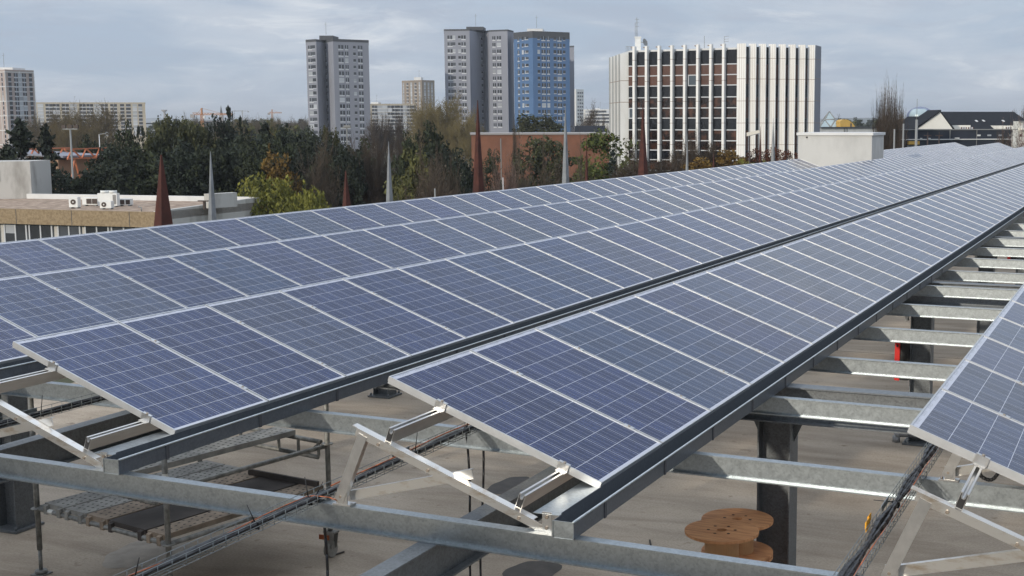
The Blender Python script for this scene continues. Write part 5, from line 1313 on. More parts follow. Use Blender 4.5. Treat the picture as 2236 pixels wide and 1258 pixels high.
# ------------------------------------------------------------------ far skyline: cranes, water tower, church, town, hills
def crane(lab, px, py_top, d, jib_l, jib_r, py_jib, material, w):
    p = at(px, 268, d); zt_, zj = zat(py_top, d), zat(py_jib, d); k = d/FPX
    t = thing('tower_crane', lab, 'crane', (p.x, p.y, GROUND), 'construction cranes on the skyline')
    b = MB()
    for sx in (-1, 1):
        for sy in (-1, 1): b.bar(Vector((p.x, p.y, GROUND))+R_*sx*w+bv*sy*w, Vector((p.x, p.y, zj))+R_*sx*w+bv*sy*w, w*.35, w*.35)
    z = GROUND
    while z < zj-w: b.bar(Vector((p.x, p.y, z))-R_*w-bv*w, Vector((p.x, p.y, z+2*w))+R_*w-bv*w, w*.3, w*.3); b.bar(Vector((p.x, p.y, z))+R_*w-bv*w, Vector((p.x, p.y, z+2*w))-R_*w-bv*w, w*.3, w*.3); z += 2*w
    b.build('mast', material, t)
    b = MB(); a, e = Vector((p.x, p.y, zj))+R_*((jib_l-px)*k), Vector((p.x, p.y, zj))+R_*((jib_r-px)*k)
    b.bar(a, e, w*.8, w*.55); b.bar(a+Vector((0, 0, w*1.8)), e+Vector((0, 0, w*1.2)), w*.4, w*.4)
    n_ = 14
    for i in range(n_): u_ = a+(e-a)*(i/n_); v_ = a+(e-a)*((i+.5)/n_); b.bar(u_, v_+Vector((0, 0, w*1.5)), w*.3, w*.3); b.bar(v_+Vector((0, 0, w*1.5)), a+(e-a)*((i+1)/n_), w*.3, w*.3)
    b.build('jib', material, t)
    b = MB(); T_ = Vector((p.x, p.y, zt_)); b.bar((p.x, p.y, zj), T_, w*1.3, w*1.3); b.bar(T_, a+(e-a)*(.85), w*.2, w*.2); b.bar(T_, a+(e-a)*.1, w*.2, w*.2); b.build('cat_head', material, t)
    b = MB(); q = a if abs(jib_l-px) < abs(jib_r-px) else e; b.obox(q+Vector((0, 0, -w*1.2)), tuple(R_*w*1.8), tuple(bv*w), (0, 0, w*1.6)); b.build('counterweight', M['concrete_far'] if w < .5 else material, t)
    b = MB(); b.obox(Vector((p.x, p.y, zj-w*2.2))+R_*w*2, tuple(R_*w), tuple(bv*w), (0, 0, w*1.2)); b.build('cab', M['coping'], t)
crane('large orange tower crane above the dark trees', 441.5, 235, 330, 421, 508, 249.5, M['crane_orange'], .27)
crane('distant orange crane right of the tall conifer', 595, 238, 900, 588, 616, 246, M['crane_orange'], .42)
crane('very distant thin crane between the spire and the orange crane', 530, 240, 1500, 508, 543, 242, M['concrete_far'], .42)
p = at(360, 268, 1500); k = 1500/FPX; t = thing('water_tower', 'mushroom-shaped concrete water tower on the skyline', 'water tower', (p.x, p.y, GROUND))
b = MB(); b.tube((p.x, p.y, GROUND), (p.x, p.y, zat(244, 1500)), 2.3*k, 14, 1.9*k); b.build('shaft', M['concrete_far'], t)
b = MB(); b.tube((p.x, p.y, zat(244.5, 1500)), (p.x, p.y, zat(239.5, 1500)), 2.0*k, 20, 6.6*k); b.tube((p.x, p.y, zat(239.5, 1500)), (p.x, p.y, zat(238.5, 1500)), 6.6*k, 20, 6.4*k); b.build('tank', M['concrete_far'], t)
p = at(484, 268, 900); k = 900/FPX; t = thing('church', 'church with a slender pointed grey spire on the skyline', 'church', (p.x, p.y, GROUND))
b = MB(); b.obox((p.x, p.y, (GROUND+zat(250, 900))/2), tuple(R_*3.6*k), tuple(bv*3.6*k), (0, 0, (zat(250, 900)-GROUND)/2)); b.build('tower', M['concrete_far'], t)
b = MB(); b.tube((p.x, p.y, zat(250, 900)), (p.x, p.y, zat(229, 900)), 3.4*k, 8, .15*k, smooth=False); b.build('spire', M['roof_dark'], t)
b = MB(); c = Vector((p.x, p.y, 0))-R_*22*k; b.prism([(q.x, q.y) for q in (c-R_*16*k, c+R_*16*k, c+R_*16*k+bv*20, c-R_*16*k+bv*20)], GROUND, zat(266, 900), 'z'); b.build('nave', M['roof_dark'], t)
# town houses between the trees on the horizon
rnd = random.Random(4)
town = []
for i in range(34):
    px = rnd.uniform(318, 672) if i < 24 else rnd.uniform(1790, 1990)
    d = rnd.uniform(480, 1100)
    town.append((px, d))
wall_me = []
for v in range(4):
    b = MB(); b.box(-.5, .5, -.4, .4, 0, .62); wall_me.append(b.mesh('wall', M[('far_white', 'slab_beige', 'coping', 'ochre')[v]]))
b = MB(); b.prism([(-.56, .61), (.56, .61), (.0, 1.0)], -.45, .45); roof_me = b.mesh('roof', M['ochre'])
b = MB(); b.prism([(-.56, .61), (.56, .61), (.0, 1.0)], -.45, .45); roof_me2 = b.mesh('roof', M['slate'])
for i, (px, d) in enumerate(town):
    p = at(px, 268, d)
    t = thing('town_house', 'tiny distant house on the tree-lined horizon', 'house', (p.x, p.y, GROUND), 'distant houses on the skyline')
    w = rnd.uniform(9, 26); h = rnd.uniform(10, 13.5)
    for nm, me in (('wall', wall_me[i % 4]), ('roof', roof_me if i % 2 else roof_me2)):
        o = bpy.data.objects.new(nm, me); COL.objects.link(o); o.parent = t; o.scale = (w, 10, h); o.rotation_euler = (0, 0, -YAW*0+rnd.uniform(-.5, .8))
def wide_block(lab, px0, px1, d, py, material, py_band=None):
    return block('flat_building', lab, 'building', px0, px1, d, d*1.01, py, 20, material, ((('window_band'), px0+2, px1-2, py+3, py+6, .1, 'glass_dark'),))
wide_block('long white industrial roof on the skyline left of the orange crane', 392, 440, 620, 262.5, M['far_white'])
wide_block('pale low hall under the water tower', 330, 392, 700, 264, M['far_white'])
wide_block('grey low building below the church', 440, 478, 560, 262, M['concrete_far'])
hm = MB(); rnd = random.Random(8)
xs = [-9000+i*150 for i in range(121)]
def ridge(y, base, amp, seed):
    r_ = random.Random(seed); ph = [r_.uniform(0, 6) for _ in range(5)]
    prev = None
    for x in xs:
        h = base+amp*(.5*math.sin(x*.0006+ph[0])+.3*math.sin(x*.0017+ph[1])+.15*math.sin(x*.005+ph[2])+.12*math.sin(x*.013+ph[3]))
        cur = (x, y, max(GROUND+2, h))
        if prev:
            hm.face([(prev[0], y, GROUND-1), (x, y, GROUND-1), cur, prev]); hm.face([prev, cur, (x, y+900, GROUND-1), (prev[0], y+900, GROUND-1)])
        prev = cur
ridge(3600, 1, 14, 1); ridge(5200, 8, 26, 5)
kind(hm.build('hills', M['hill'], fix=False), 'structure')
hp = MB(); p = at(1885, 268, 3000)
for i in range(18):
    for j in range(6):
        P = lambda a, c: Vector((p.x, p.y, GROUND))+R_*((a-9)*11.0)+bv*(c*60)+Vector((0, 0, 2+zat(258, 3000)-GROUND if 0 else (zat(257.5+1.2*math.sin(a*.9), 3000)-GROUND)*math.sin(math.pi*min(max((a+.5)/19, 0), 1))**.6*(1 if 0 < c < 5 else .02)))
        hp.face([P(i, j), P(i+1, j), P(i+1, j+1), P(i, j+1)], 0, True)
kind(hp.build('hill', M['hill'], fix=False), 'structure')

# ------------------------------------------------------------------ trees
def leafmat(name, a, c, scale=7.0):
    return mat(name, a, 0.75, 0, 0, scale, col2=c, detail=5, lo=.38, hi=.62, objvar=.22, spec=.25)
M['needle'] = leafmat('dark_needles', (0.027, 0.036, 0.021), (0.010, 0.015, 0.010))
M['needle_blue'] = leafmat('blue_green_needles', (0.030, 0.044, 0.036), (0.012, 0.019, 0.016))
M['ever'] = leafmat('evergreen_leaves', (0.038, 0.048, 0.021), (0.014, 0.019, 0.010))
M['pine'] = leafmat('pine_needles', (0.070, 0.072, 0.028), (0.020, 0.026, 0.012))
M['ivy'] = leafmat('ivy_green_leaves', (0.110, 0.130, 0.030), (0.040, 0.052, 0.015))
M['olive'] = leafmat('olive_new_leaves', (0.115, 0.115, 0.035), (0.050, 0.052, 0.020))
M['willow'] = leafmat('yellow_green_leaves', (0.225, 0.220, 0.040), (0.105, 0.110, 0.022))
M['gold'] = leafmat('golden_brown_leaves', (0.22, 0.135, 0.028), (0.085, 0.050, 0.014))
M['pale'] = leafmat('pale_yellow_buds', (0.27, 0.215, 0.095), (0.15, 0.12, 0.055))
M['twig'] = leafmat('grey_brown_twigs', (0.125, 0.098, 0.072), (0.070, 0.054, 0.042))
M['twig_red'] = leafmat('reddish_twigs', (0.088, 0.064, 0.045), (0.045, 0.034, 0.026))
M['twig_olive'] = leafmat('olive_brown_twigs', (0.165, 0.125, 0.055), (0.085, 0.062, 0.032))
M['redleaf'] = leafmat('dark_red_leaves', (0.125, 0.045, 0.022), (0.045, 0.020, 0.014))
M['pink'] = leafmat('pinkish_blossom', (0.26, 0.18, 0.15), (0.12, 0.08, 0.07))
M['bark'] = mat('bark', (0.085, 0.070, 0.058), 0.9, 0, .4, 9)
M['bark_pale'] = mat('pale_bark', (0.20, 0.175, 0.15), 0.9, 0, .4, 9)
KX, KZ = 1.0, 1.0     # a unit tree is later stretched to its own width and height; leaves keep their real size
def leaf(b, c, s, rnd, up=0.0, asp=.55):
    n = Vector((rnd.gauss(0, 1), rnd.gauss(0, 1), rnd.gauss(0, 1)+up)).normalized()
    a = n.cross(Vector((rnd.gauss(0, 1), rnd.gauss(0, 1), rnd.gauss(0, 1)))).normalized(); e = n.cross(a)
    a, e = Vector((a.x*KX, a.y*KX, a.z*KZ))*s, Vector((e.x*KX, e.y*KX, e.z*KZ))*(s*asp)
    b.face([c-a, c-e, c+a, c+e])
def proto_conifer(seed, n=4600, slim=1.0, ragged=.35):
    rnd = random.Random(seed); b = MB()
    nb = 95
    per = n//nb
    for i in range(nb):
        z = .06+.93*(i/nb)**1.05
        R = .5*slim*((1-z)**.75+.03)*(1+rnd.uniform(-ragged, ragged*.6)); a = i*2.4+rnd.uniform(-.4, .4)
        droop = rnd.uniform(-.02, .06)
        for j in range(per):
            t = rnd.random()**.6; w = .075*(1-.55*t)*(.45+R*1.4)
            c = Vector((R*t*math.cos(a), R*t*math.sin(a), z-droop*t+.03*t*t))+Vector((rnd.gauss(0, w), rnd.gauss(0, w), rnd.gauss(0, w*.30)))
            leaf(b, c, rnd.uniform(.09, .28), rnd, .6)
    return b
def proto_round(seed, n=6000, clumps=90, flat=1.0, base=.16, size=(.07, .25)):
    rnd = random.Random(seed); b = MB(); cs = []
    for i in range(clumps):
        while True:
            p = Vector((rnd.uniform(-1, 1), rnd.uniform(-1, 1), rnd.uniform(-1, 1))); q_ = math.hypot(p.x, p.y)
            if q_ < math.sqrt(max(0, 1-p.z**4)) and (q_ > .35 or p.z > .4): break
        z = p.z*.5
        cs.append((Vector((p.x*.42, p.y*.42, base+(1-base)*.5+z*(1-base)*.9)), rnd.uniform(.45, 1.0)))
    for i in range(n):
        c, r = cs[rnd.randrange(clumps)]
        d = Vector((rnd.gauss(0, 1), rnd.gauss(0, 1), rnd.gauss(0, 1))).normalized()*r*(rnd.random()**.35)
        d = Vector((d.x*KX, d.y*KX, d.z*KZ*.8))
        leaf(b, c+d, rnd.uniform(*size), rnd, .3)
    return b
def proto_willow(seed, n=9000):
    rnd = random.Random(seed); b = MB()
    for i in range(170):
        a, rr = rnd.uniform(0, 6.283), .44*math.sqrt(rnd.random())
        zt = .55+.43*math.sqrt(max(0, 1-(rr/.48)**2))+rnd.uniform(-.10, .04); x, y = rr*math.cos(a), rr*math.sin(a); ln = rnd.uniform(.12, .34)
        for j in range(n//170):
            t = rnd.random(); c = Vector((x*(1+.16*t)+rnd.gauss(0, .014), y*(1+.16*t)+rnd.gauss(0, .014), zt-ln*t))
            v = Vector((rnd.gauss(0, .3), rnd.gauss(0, .3), -1)).normalized(); s_ = v.cross(Vector((rnd.gauss(0, 1), rnd.gauss(0, 1), 0.1))).normalized(); L_ = rnd.uniform(.09, .21)
            v, s_ = Vector((v.x*KX, v.y*KX, v.z*KZ)), Vector((s_.x*KX, s_.y*KX, s_.z*KZ))
            b.face([c-v*L_, c-s_*L_*.35, c+v*L_, c+s_*L_*.35])
    return b
BK = 14.0
def twig(b, p, q, w):
    d = (q-p); s_ = d.cross(Vector((.3, .5, .81))).normalized()*w; e = d.cross(s_).normalized()*w
    b.face([p-s_, p+s_, q]); b.face([p-e, p+e, q])
def proto_bare(seed, spread=.55, upright=.5, n_main=9, buds=0, fine=1.0, start=.22, wmul=1.0):
    """trunk mesh, twig mesh"""
    rnd = random.Random(seed); tr, tw = MB(), MB()
    tr.tube((0, 0, 0), (rnd.uniform(-.01, .01), 0, start+.25), .022, 7, .014)
    def grow(p, d, L_, r, lvl):
        n_ = 3; cur = p
        for i in range(n_):
            d = (d+Vector((rnd.gauss(0, .16), rnd.gauss(0, .16), rnd.gauss(0, .10)+upright*.16))).normalized()
            q = cur+d*L_/n_
            if lvl < 2: tr.tube(cur, q, r, 4, r*.75, caps=False)
            else: twig(tw, cur, q, r*1.0)
            r *= .78
            if lvl < 4:
                for k in range(2 if lvl < 2 else int(2*fine+.01)):
                    e = (d+Vector((rnd.gauss(0, spread), rnd.gauss(0, spread), rnd.gauss(0, spread*.5)+upright*.30))).normalized()
                    grow(q, e, L_*rnd.uniform(.50, .72), max(r*.62, .0018*wmul), lvl+1)
            elif buds and rnd.random() < buds: leaf(tw, q, rnd.uniform(.05, .10)/BK, rnd)
            cur = q
    for i in range(n_main):
        a = i*2.4+rnd.uniform(-.3, .3); z = start+.30*i/n_main
        d = Vector((math.cos(a)*spread, math.sin(a)*spread, .9*upright+.35)).normalized()
        grow(Vector((0, 0, z)), d, .36*(1-.3*i/n_main), .011, 1)
    # normalise to unit height and half width .5
    zz_ = sorted(v[2] for v in tw.v); zm = zz_[int(len(zz_)*.985)]; xm = sorted(max(abs(v[0]), abs(v[1])) for v in tw.v)[int(len(tw.v)*.93)]
    for m_ in (tr, tw): m_.v = [(v[0]*.5/xm, v[1]*.5/xm, v[2]/zm) for v in m_.v]
    return tr, tw
def fit(b):
    zs = sorted(v[2] for v in b.v); xs_ = sorted(max(abs(v[0]), abs(v[1])) for v in b.v)
    zm, xm = zs[int(len(zs)*.998)], xs_[int(len(xs_)*.97)]
    b.v = [(v[0]*.5/xm, v[1]*.5/xm, v[2]/zm) for v in b.v]
    return b
def trunk_mesh(top, r):
    b = MB(); b.tube((0, 0, 0), (0.01, 0, top), r, 7, r*.4); return b
PROTO = {}
KX, KZ = 1/6.0, 1/14.0
def add_proto(nm, crown, trunk, cm, tm=None):
    fit(crown); PROTO[nm] = (crown.mesh('crown', M[cm]), trunk.mesh('trunk', M[tm or 'bark']))
add_proto('spruce', proto_conifer(1), trunk_mesh(.9, .02), 'needle')
add_proto('cedar', proto_conifer(2, 5200, 1.25, .55), trunk_mesh(.9, .025), 'needle')
add_proto('bluespruce', proto_conifer(3, 2200, .9), trunk_mesh(.9, .02), 'needle_blue')
add_proto('slim', proto_conifer(4, 1800, .8, .25), trunk_mesh(.9, .02), 'needle')
add_proto('pine', proto_round(5, 8500, 100, base=.10), trunk_mesh(.7, .025), 'pine')
add_proto('oak', proto_round(6, 10000, 120, base=.05), trunk_mesh(.6, .03), 'ever')
add_proto('dark', proto_round(16, 10000, 120, base=.02), trunk_mesh(.6, .03), 'needle')
add_proto('ivy', proto_round(7, 9500, 110, base=.0, size=(.07, .22)), trunk_mesh(.5, .03), 'ivy')
add_proto('oval', proto_round(8, 8000, 100, base=.0, size=(.07, .20)), trunk_mesh(.5, .03), 'ever')
add_proto('olive', proto_round(9, 9000, 110, base=.0), trunk_mesh(.5, .03), 'olive')
add_proto('gold', proto_round(10, 6500, 90, base=.05), trunk_mesh(.5, .03), 'gold')
add_proto('goldcone', proto_conifer(22, 1700, 1.0, .6), trunk_mesh(.8, .02), 'gold')
add_proto('redbush', proto_round(11, 3600, 60, base=.0, size=(.12, .24)), trunk_mesh(.4, .03), 'redleaf')
add_proto('greenbush', proto_round(12, 3000, 50, base=.0, size=(.07, .20)), trunk_mesh(.3, .03), 'willow')
add_proto('willow', proto_willow(13), trunk_mesh(.5, .03), 'willow')
KX, KZ = 1.0, 1.0
NF = []
def add_bare(nm, mt, bk='bark', **k):
    tr, tw = proto_bare(**k); NF.append((nm, len(tw.f))); PROTO[nm] = (tw.mesh('crown', M[mt]), tr.mesh('trunk', M[bk]))
add_bare('bare', 'twig_olive', seed=1, spread=.80, upright=.25, n_main=12, fine=1.5, buds=.5, wmul=1.6)
add_bare('baregrey', 'twig', seed=2, spread=.75, upright=.3, n_main=11, fine=1.5, wmul=1.4)
add_bare('barered', 'twig_red', seed=3, spread=.65, upright=.45, n_main=12, fine=1.5, start=.06, wmul=1.6)
add_bare('barepale', 'pale', 'bark_pale', seed=4, spread=.75, upright=.4, n_main=12, fine=1.5, buds=.9, wmul=1.5)
add_bare('poplar', 'twig', seed=5, spread=.30, upright=1.5, n_main=11, fine=1.0, start=.05, wmul=.8)
add_bare('shrub', 'twig', seed=6, spread=.8, upright=.35, n_main=13, fine=1.5, start=.0, wmul=1.8)
add_bare('birch', 'pink', 'bark_pale', seed=7, spread=.6, upright=.7, n_main=9, fine=1, buds=.7, start=.05, wmul=1.2)

tree_rnd = random.Random(77)
WIDE = {'oak': 1.5, 'dark': 1.45, 'pine': 1.75, 'spruce': 1.9, 'slim': 1.6, 'cedar': 1.6, 'bare': 1.35, 'barepale': 1.35, 'barered': 1.3, 'baregrey': 1.3, 'shrub': 1.4, 'olive': 1.5, 'birch': 1.4, 'willow': 1.3, 'gold': 1.2, 'ivy': 1.8, 'oval': 1.35, 'redbush': 1.3, 'poplar': 1.05}
def tree(nm, kindp, px, py, hw, d, lab, cat='tree', zb_=GROUND, group='trees around the car park'):
    p = at(px, 268, d); zt_ = zat(py, d); h = zt_-zb_; w = 2*hw*WIDE.get(kindp, 1.0)*d/FPX
    t = thing(nm, lab, cat, (p.x, p.y, zb_), group)
    cm, tm = PROTO[kindp]; rot = tree_rnd.uniform(0, 6.28)
    for n_, me in (('crown', cm), ('trunk', tm)):
        o = bpy.data.objects.new(n_, me); COL.objects.link(o); o.parent = t; o.scale = (w, w, h); o.rotation_euler = (0, 0, rot)
    return t
TREES = [
 # left: cedars and bare trees
 ('cedar_tree', 'cedar', 43, 262, 62, 92, 'large dark cedar before the pinkish tower, at left'),
 ('cedar_tree', 'cedar', 98, 274, 42, 96, 'smaller dark cedar right of the large one'),
 ('cedar_tree', 'cedar', 8, 318, 60, 90, 'dark cedar boughs at the left picture edge above the stair housing'),
 ('bare_tree', 'bare', 206, 240, 46, 250, 'rounded bare tree with fine olive twigs before the beige slab'),
 ('bare_tree', 'bare', 148, 248, 34, 255, 'bare olive-brown tree left of the rounded one'),
 ('bare_tree', 'bare', 92, 258, 30, 260, 'low bare tree showing between the two cedars'),
 ('bare_tree', 'bare', 176, 272, 36, 235, 'low bushy bare tree behind the floodlight mast'),
 ('bare_tree', 'bare', 122, 278, 30, 240, 'low olive bare tree left of the floodlight mast'),
 ('evergreen_tree', 'oak', 268, 271, 22, 100, 'dark evergreen tree with broad top at the right end of the beige slab'),
 ('evergreen_tree', 'oak', 196, 298, 20, 124, 'dark evergreen tree left of the small white street lamp'),
 ('slim_conifer', 'slim', 301, 275, 9, 118, 'slim dark conifer, left of a matching pair'),
 ('slim_conifer', 'slim', 311, 276, 9, 118, 'slim dark conifer, right of a matching pair'),
 ('evergreen_tree', 'dark', 246, 318, 36, 96, 'dark evergreen mass above the air conditioners'),
 ('evergreen_tree', 'oak', 290, 316, 40, 98, 'dark rounded evergreen between slim conifers and rusty spike'),
 ('pine_tree', 'pine', 383, 255, 26, 104, 'tall pine under the water tower with lighter crown'),
 ('pine_tree', 'pine', 343, 282, 20, 103, 'pine left of the tall one below the water tower'),
 ('pine_tree', 'pine', 430, 272, 24, 104, 'pine with yellowish top at the foot of the orange crane'),
 ('slim_conifer', 'slim', 501, 232, 15, 112, 'tallest slim conifer right of the church spire'),
 ('evergreen_tree', 'dark', 486, 262, 34, 106, 'dark broad conifer around the tallest slim one'),
 ('slim_conifer', 'slim', 524, 254, 10, 112, 'short conifer tip right of the tallest conifer'),
 ('spruce_tree', 'spruce', 577, 270, 26, 106, 'dark spruce below the distant orange crane'),
 ('evergreen_tree', 'dark', 612, 282, 38, 104, 'dark wide conifer before the left side of the blue-grey tower'),
 ('evergreen_tree', 'oak', 545, 298, 34, 100, 'dark evergreen between spruce and tallest conifer'),
 ('evergreen_tree', 'oak', 655, 296, 34, 103, 'dark evergreen at the left foot of the blue-grey tower'),
 ('evergreen_tree', 'pine', 721, 280, 16, 104, 'small pointed evergreen before the middle of the blue-grey tower'),
 ('evergreen_tree', 'dark', 700, 305, 34, 101, 'low dark evergreen below the pointed one'),
 ('evergreen_tree', 'oak', 775, 310, 32, 98, 'dark evergreen at the right foot of the blue-grey tower'),
 # dark lower band
 ('evergreen_tree', 'dark', 112, 376, 36, 91, 'dark tree right of the concrete stair housing'),
 ('evergreen_tree', 'oak', 190, 374, 36, 90, 'dark tree behind the leftmost air conditioner'),
 ('evergreen_tree', 'dark', 250, 352, 44, 90, 'dark tree behind the large white condenser'),
 ('evergreen_tree', 'oak', 320, 345, 44, 91, 'dark tree just left of the first rusty spike'),
 ('evergreen_tree', 'dark', 385, 330, 44, 92, 'dark tree between the first rusty and grey spikes'),
 ('evergreen_tree', 'oak', 440, 325, 40, 93, 'dark tree behind the slim grey spike'),
 ('evergreen_tree', 'dark', 500, 318, 42, 95, 'dark tree behind the left part of the yellow-green willow'),
 ('evergreen_tree', 'oak', 560, 330, 36, 93, 'dark tree left of the golden tree'),
 ('evergreen_tree', 'dark', 650, 330, 40, 96, 'dark tree right of the golden tree'),
 ('evergreen_tree', 'oak', 705, 345, 40, 94, 'dark tree behind the short rusty spike'),
 ('bare_tree', 'baregrey', 690, 330, 42, 89, 'pale bare branching tree right of the golden tree'),
 ('golden_tree', 'goldcone', 586, 313, 17, 88, 'narrow golden top of a tree above the willow'),
 ('golden_tree', 'gold', 600, 336, 44, 87, 'golden-brown tree rising behind the yellow-green willow'),
 ('willow_tree', 'willow', 590, 384, 98, 83, 'wide yellow-green willow behind the low building corner'),
 ('willow_tree', 'willow', 672, 416, 52, 81, 'lower yellow-green willow boughs right of the wide one'),
 # centre
 ('bare_tree', 'barered', 827, 260, 22, 250, 'reddish-brown bare tree before the beige slab, left of two'),
 ('bare_tree', 'barered', 866, 260, 20, 250, 'reddish-brown bare tree before the beige slab, right of two'),
 ('bare_tree', 'barered', 800, 330, 40, 92, 'bare brown thicket between rusty and grey spikes'),
 ('bare_tree', 'barered', 850, 345, 40, 94, 'bare reddish tree behind the grey spike'),
 ('evergreen_tree', 'oak', 889, 296, 22, 90, 'dark evergreen left of the broad one near the beige tower'),
 ('evergreen_tree', 'oak', 926, 272, 30, 95, 'broad dark evergreen below the small beige tower'),
 ('evergreen_tree', 'dark', 972, 322, 38, 90, 'dark evergreen left of the brick building'),
 ('bare_tree', 'barered', 955, 372, 36, 80, 'bare brown thicket between olive tree and tallest spike'),
 ('bare_tree', 'baregrey', 775, 345, 24, 92, 'bare grey-brown branches right of the short rusty spike'),
 ('evergreen_tree', 'dark', 757, 328, 28, 90, 'dark evergreen left of the bare brown thicket'),
 ('pale_tree', 'barepale', 972, 224, 46, 220, 'tall pale yellow budding tree before the grey tower'),
 ('pale_tree', 'barepale', 935, 236, 30, 225, 'pale yellow budding tree before the small beige tower'),
 ('pale_tree', 'barepale', 1022, 258, 28, 215, 'low pale budding tree at the foot of the grey tower'),
 ('olive_tree', 'olive', 897, 328, 40, 82, 'olive-green tree with fine leaves right of the grey spike'),
 ('olive_tree', 'olive', 868, 385, 34, 78, 'low olive shrub right of the grey spike base'),
 ('bare_shrub', 'shrub', 955, 372, 44, 76, 'pinkish-grey bare shrub left of the tallest spike'),
 ('evergreen_tree', 'dark', 1003, 345, 28, 88, 'dark evergreen touching the tallest rusty spike'),
 ('oval_shrub', 'oval', 1070, 328, 20, 118, 'dark oval evergreen before the brick wall, right of the tallest spike'),
 ('oval_shrub', 'oval', 1131, 333, 16, 118, 'small dark egg-shaped evergreen before the brick wall'),
 ('pine_tree', 'pine', 1192, 301, 34, 116, 'dark bushy pine before the brick wall beside the grey spike'),
 ('pine_tree', 'pine', 1172, 252, 34, 190, 'dark pine standing before the blue tower'),
 ('pine_tree', 'pine', 1148, 264, 16, 190, 'lower pine left of the one before the blue tower'),
 ('poplar_tree', 'poplar', 1123, 270, 5, 130, 'thin bare poplar in front of the brick wall'),
 ('bare_shrub', 'shrub', 1100, 374, 40, 84, 'tangled bare shrub with pale buds below the oval evergreens'),
 ('bare_shrub', 'birch', 1103, 362, 18, 82, 'pinkish blossoming shrub below the oval evergreens'),
 ('bare_shrub', 'shrub', 1182, 378, 40, 86, 'bare brown shrub below the bushy pine'),
 ('bare_shrub', 'shrub', 1248, 380, 34, 86, 'bare brown shrub between two spikes below the brick wall'),
 ('bare_tree', 'baregrey', 1286, 243, 28, 260, 'bare grey tree before the far white slab'),
 ('bare_tree', 'baregrey', 1325, 262, 14, 262, 'small bare tree beside the finned building'),
 ('ivy_tree', 'ivy', 1324, 289, 44, 108, 'bright green ivy-clad tree at the corner of the finned building'),
 ('ivy_tree', 'ivy', 1282, 355, 22, 100, 'low bright green foliage left of the ivy-clad tree'),
 ('spruce_tree', 'bluespruce', 1338, 328, 26, 100, 'blue-green spruce in front of the ivy-clad tree'),
 ('bare_shrub', 'barered', 1420, 358, 60, 98, 'dark bare hedge below the finned building'),
 ('bare_shrub', 'shrub', 1500, 315, 24, 104, 'light bare tree before the dark office windows'),
 ('bare_shrub', 'shrub', 1375, 340, 26, 102, 'bare brown shrub right of the blue-green spruce'),
 ('red_shrub', 'barered', 1545, 322, 34, 100, 'reddish-brown bush before the dark office windows'),
 ('golden_shrub', 'gold', 1590, 328, 38, 99, 'golden-green rounded bush before the corner fin'),
 ('golden_shrub', 'gold', 1530, 345, 34, 97, 'low golden-brown bush below the reddish one'),
 ('green_shrub', 'greenbush', 1625, 348, 26, 95, 'bright green low shrub at the street lamp foot'),
 ('red_shrub', 'redbush', 1652, 326, 22, 100, 'dark red shrub right of the street lamp'),
 ('red_shrub', 'redbush', 1691, 322, 22, 100, 'dark red shrub behind the last grey spike'),
 ('red_shrub', 'redbush', 1728, 330, 24, 100, 'dark red shrub left of the roof box'),
 ('green_shrub', 'greenbush', 1665, 350, 16, 95, 'small bright green shrub below the dark red ones'),
 # right
 ('poplar_tree', 'poplar', 1935, 200, 15, 134, 'tallest bare poplar behind the roof box'),
 ('poplar_tree', 'poplar', 1922, 226, 11, 135, 'slender bare poplar left of the tallest'),
 ('poplar_tree', 'poplar', 1951, 218, 14, 134, 'bare poplar right of the tallest'),
 ('bare_tree', 'barered', 1942, 262, 30, 132, 'low reddish bare thicket at the poplars foot'),
 ('bare_tree', 'baregrey', 1962, 250, 16, 200, 'bare tree behind the poplars beside the ochre house'),
 ('bare_shrub', 'birch', 2222, 292, 26, 118, 'brown bushy shrub at the right picture edge'),
 ('bare_shrub', 'barered', 2200, 306, 20, 116, 'low dark shrub left of the brown one at the right edge'),
 ('bare_tree', 'baregrey', 2222, 248, 18, 300, 'faint bare tree behind the white flat-roofed house'),
]
FILL = [(60, 372), (150, 385), (215, 336), (275, 345), (352, 318), (410, 312), (455, 296), (520, 300), (590, 302), (632, 306), (675, 318), (735, 320)]
WH = ['behind the stair housing', 'by the orange trusses', 'right of the orange trusses', 'above the second air conditioner', 'beside the first rusty spike', 'left of the grey spike tip',
      'below the orange crane', 'below the tallest conifer', 'left of the golden treetop', 'right of the golden treetop', 'at the left foot of the blue-grey tower', 'below the lamp mast']
for i, (px, py) in enumerate(FILL): TREES.append(('evergreen_tree', ('oak', 'dark')[i % 2], px, py, 40, 97+(i*7) % 11, 'dark evergreen of the dense belt, '+WH[i]))
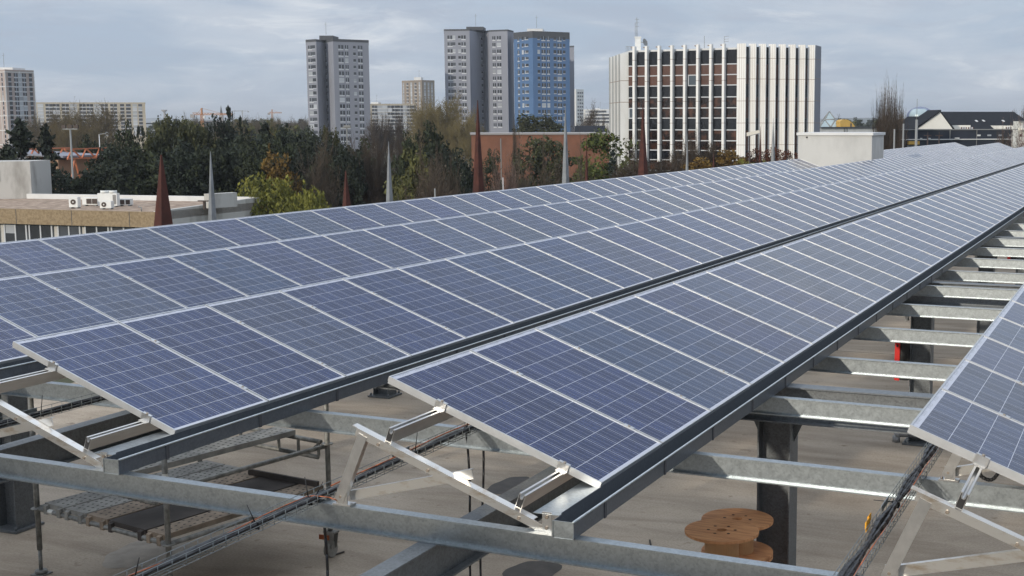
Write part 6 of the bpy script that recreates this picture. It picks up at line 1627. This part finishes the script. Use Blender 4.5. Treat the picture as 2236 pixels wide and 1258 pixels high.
# raised planted bank in front of the office building
bk_ = MB(); BANK = -6.0
q = [at(px, 268, d) for px, d in ((1350, 88), (1800, 88), (1800, 160), (1350, 160))]; q2 = [at(px, 268, d) for px, d in ((1365, 93), (1790, 93), (1790, 155), (1365, 155))]
lo = [(p.x, p.y, GROUND-.1) for p in q]; hi = [(p.x, p.y, BANK) for p in q2]
bk_.hexa(lo+hi); kind(bk_.build('planted_bank', M['ground']), 'structure')
for nm, kp, px, py, hw, d, lab in TREES: tree(nm, kp, px, py, hw, d, lab, zb_=BANK if (1378 < px < 1760 and d >= 94) else GROUND)
rnd = random.Random(21)
KIN = (('oak', 'dark rounded'), ('spruce', 'dark pointed'), ('baregrey', 'bare grey'), ('olive', 'olive'), ('bare', 'bare brown'))
for i in range(60):
    px = rnd.uniform(318, 672) if i < 46 else rnd.uniform(1795, 2000)
    d = rnd.uniform(170, 640) if i < 46 else rnd.uniform(330, 700)
    kp, wd = KIN[rnd.randrange(5)]
    top = rnd.uniform(258, 268)+ (0 if d > 300 else 12)
    tree('distant_tree', kp, px, top, rnd.uniform(9, 20)*(1.3 if d < 300 else 1), d, wd+' tree in the far tree line on the horizon', group='trees of the far tree line')
KX, KZ = 1.0, 1.0
wood = MB(); b2 = random.Random(5)
for i in range(5200):
    px = b2.uniform(-60, 1345) if i < 3800 else b2.uniform(1795, 2300); d = b2.uniform(700, 1500); p = at(px, 268, d)
    c = Vector((p.x, p.y, GROUND+b2.uniform(0, 10)+3*math.sin(px*.05)))
    for _ in range(3): leaf(wood, c+Vector((b2.gauss(0, 2), b2.gauss(0, 2), b2.gauss(0, 1))), b2.uniform(1.6, 3.2), b2, .3, .8)
kind(tag(wood.build('far_woodland', M['ever'], fix=False), 'far strip of woodland along the horizon', 'woodland'), 'stuff')

# ------------------------------------------------------------------ air between here and the skyline
def haze(density):
    m = bpy.data.materials.new('haze'); m.use_nodes = True; nt = m.node_tree; nt.nodes.clear()
    o = nt.nodes.new('ShaderNodeOutputMaterial'); v = nt.nodes.new('ShaderNodeVolumePrincipled')
    v.inputs['Color'].default_value = (0.86, 0.90, 0.95, 1); v.inputs['Density'].default_value = density; v.inputs['Anisotropy'].default_value = .3
    nt.links.new(v.outputs[0], o.inputs['Volume'])
    b = MB(); b.box(-9500, 9500, -4500, 12500, GROUND-1.5, 75)
    kind(b.build('haze', m), 'stuff')
HAZE = 0.00022
if HAZE: haze(HAZE)
scene.cycles.volume_max_steps = 64
scene.cycles.volume_bounces = 0
scene.cycles.max_bounces = 6
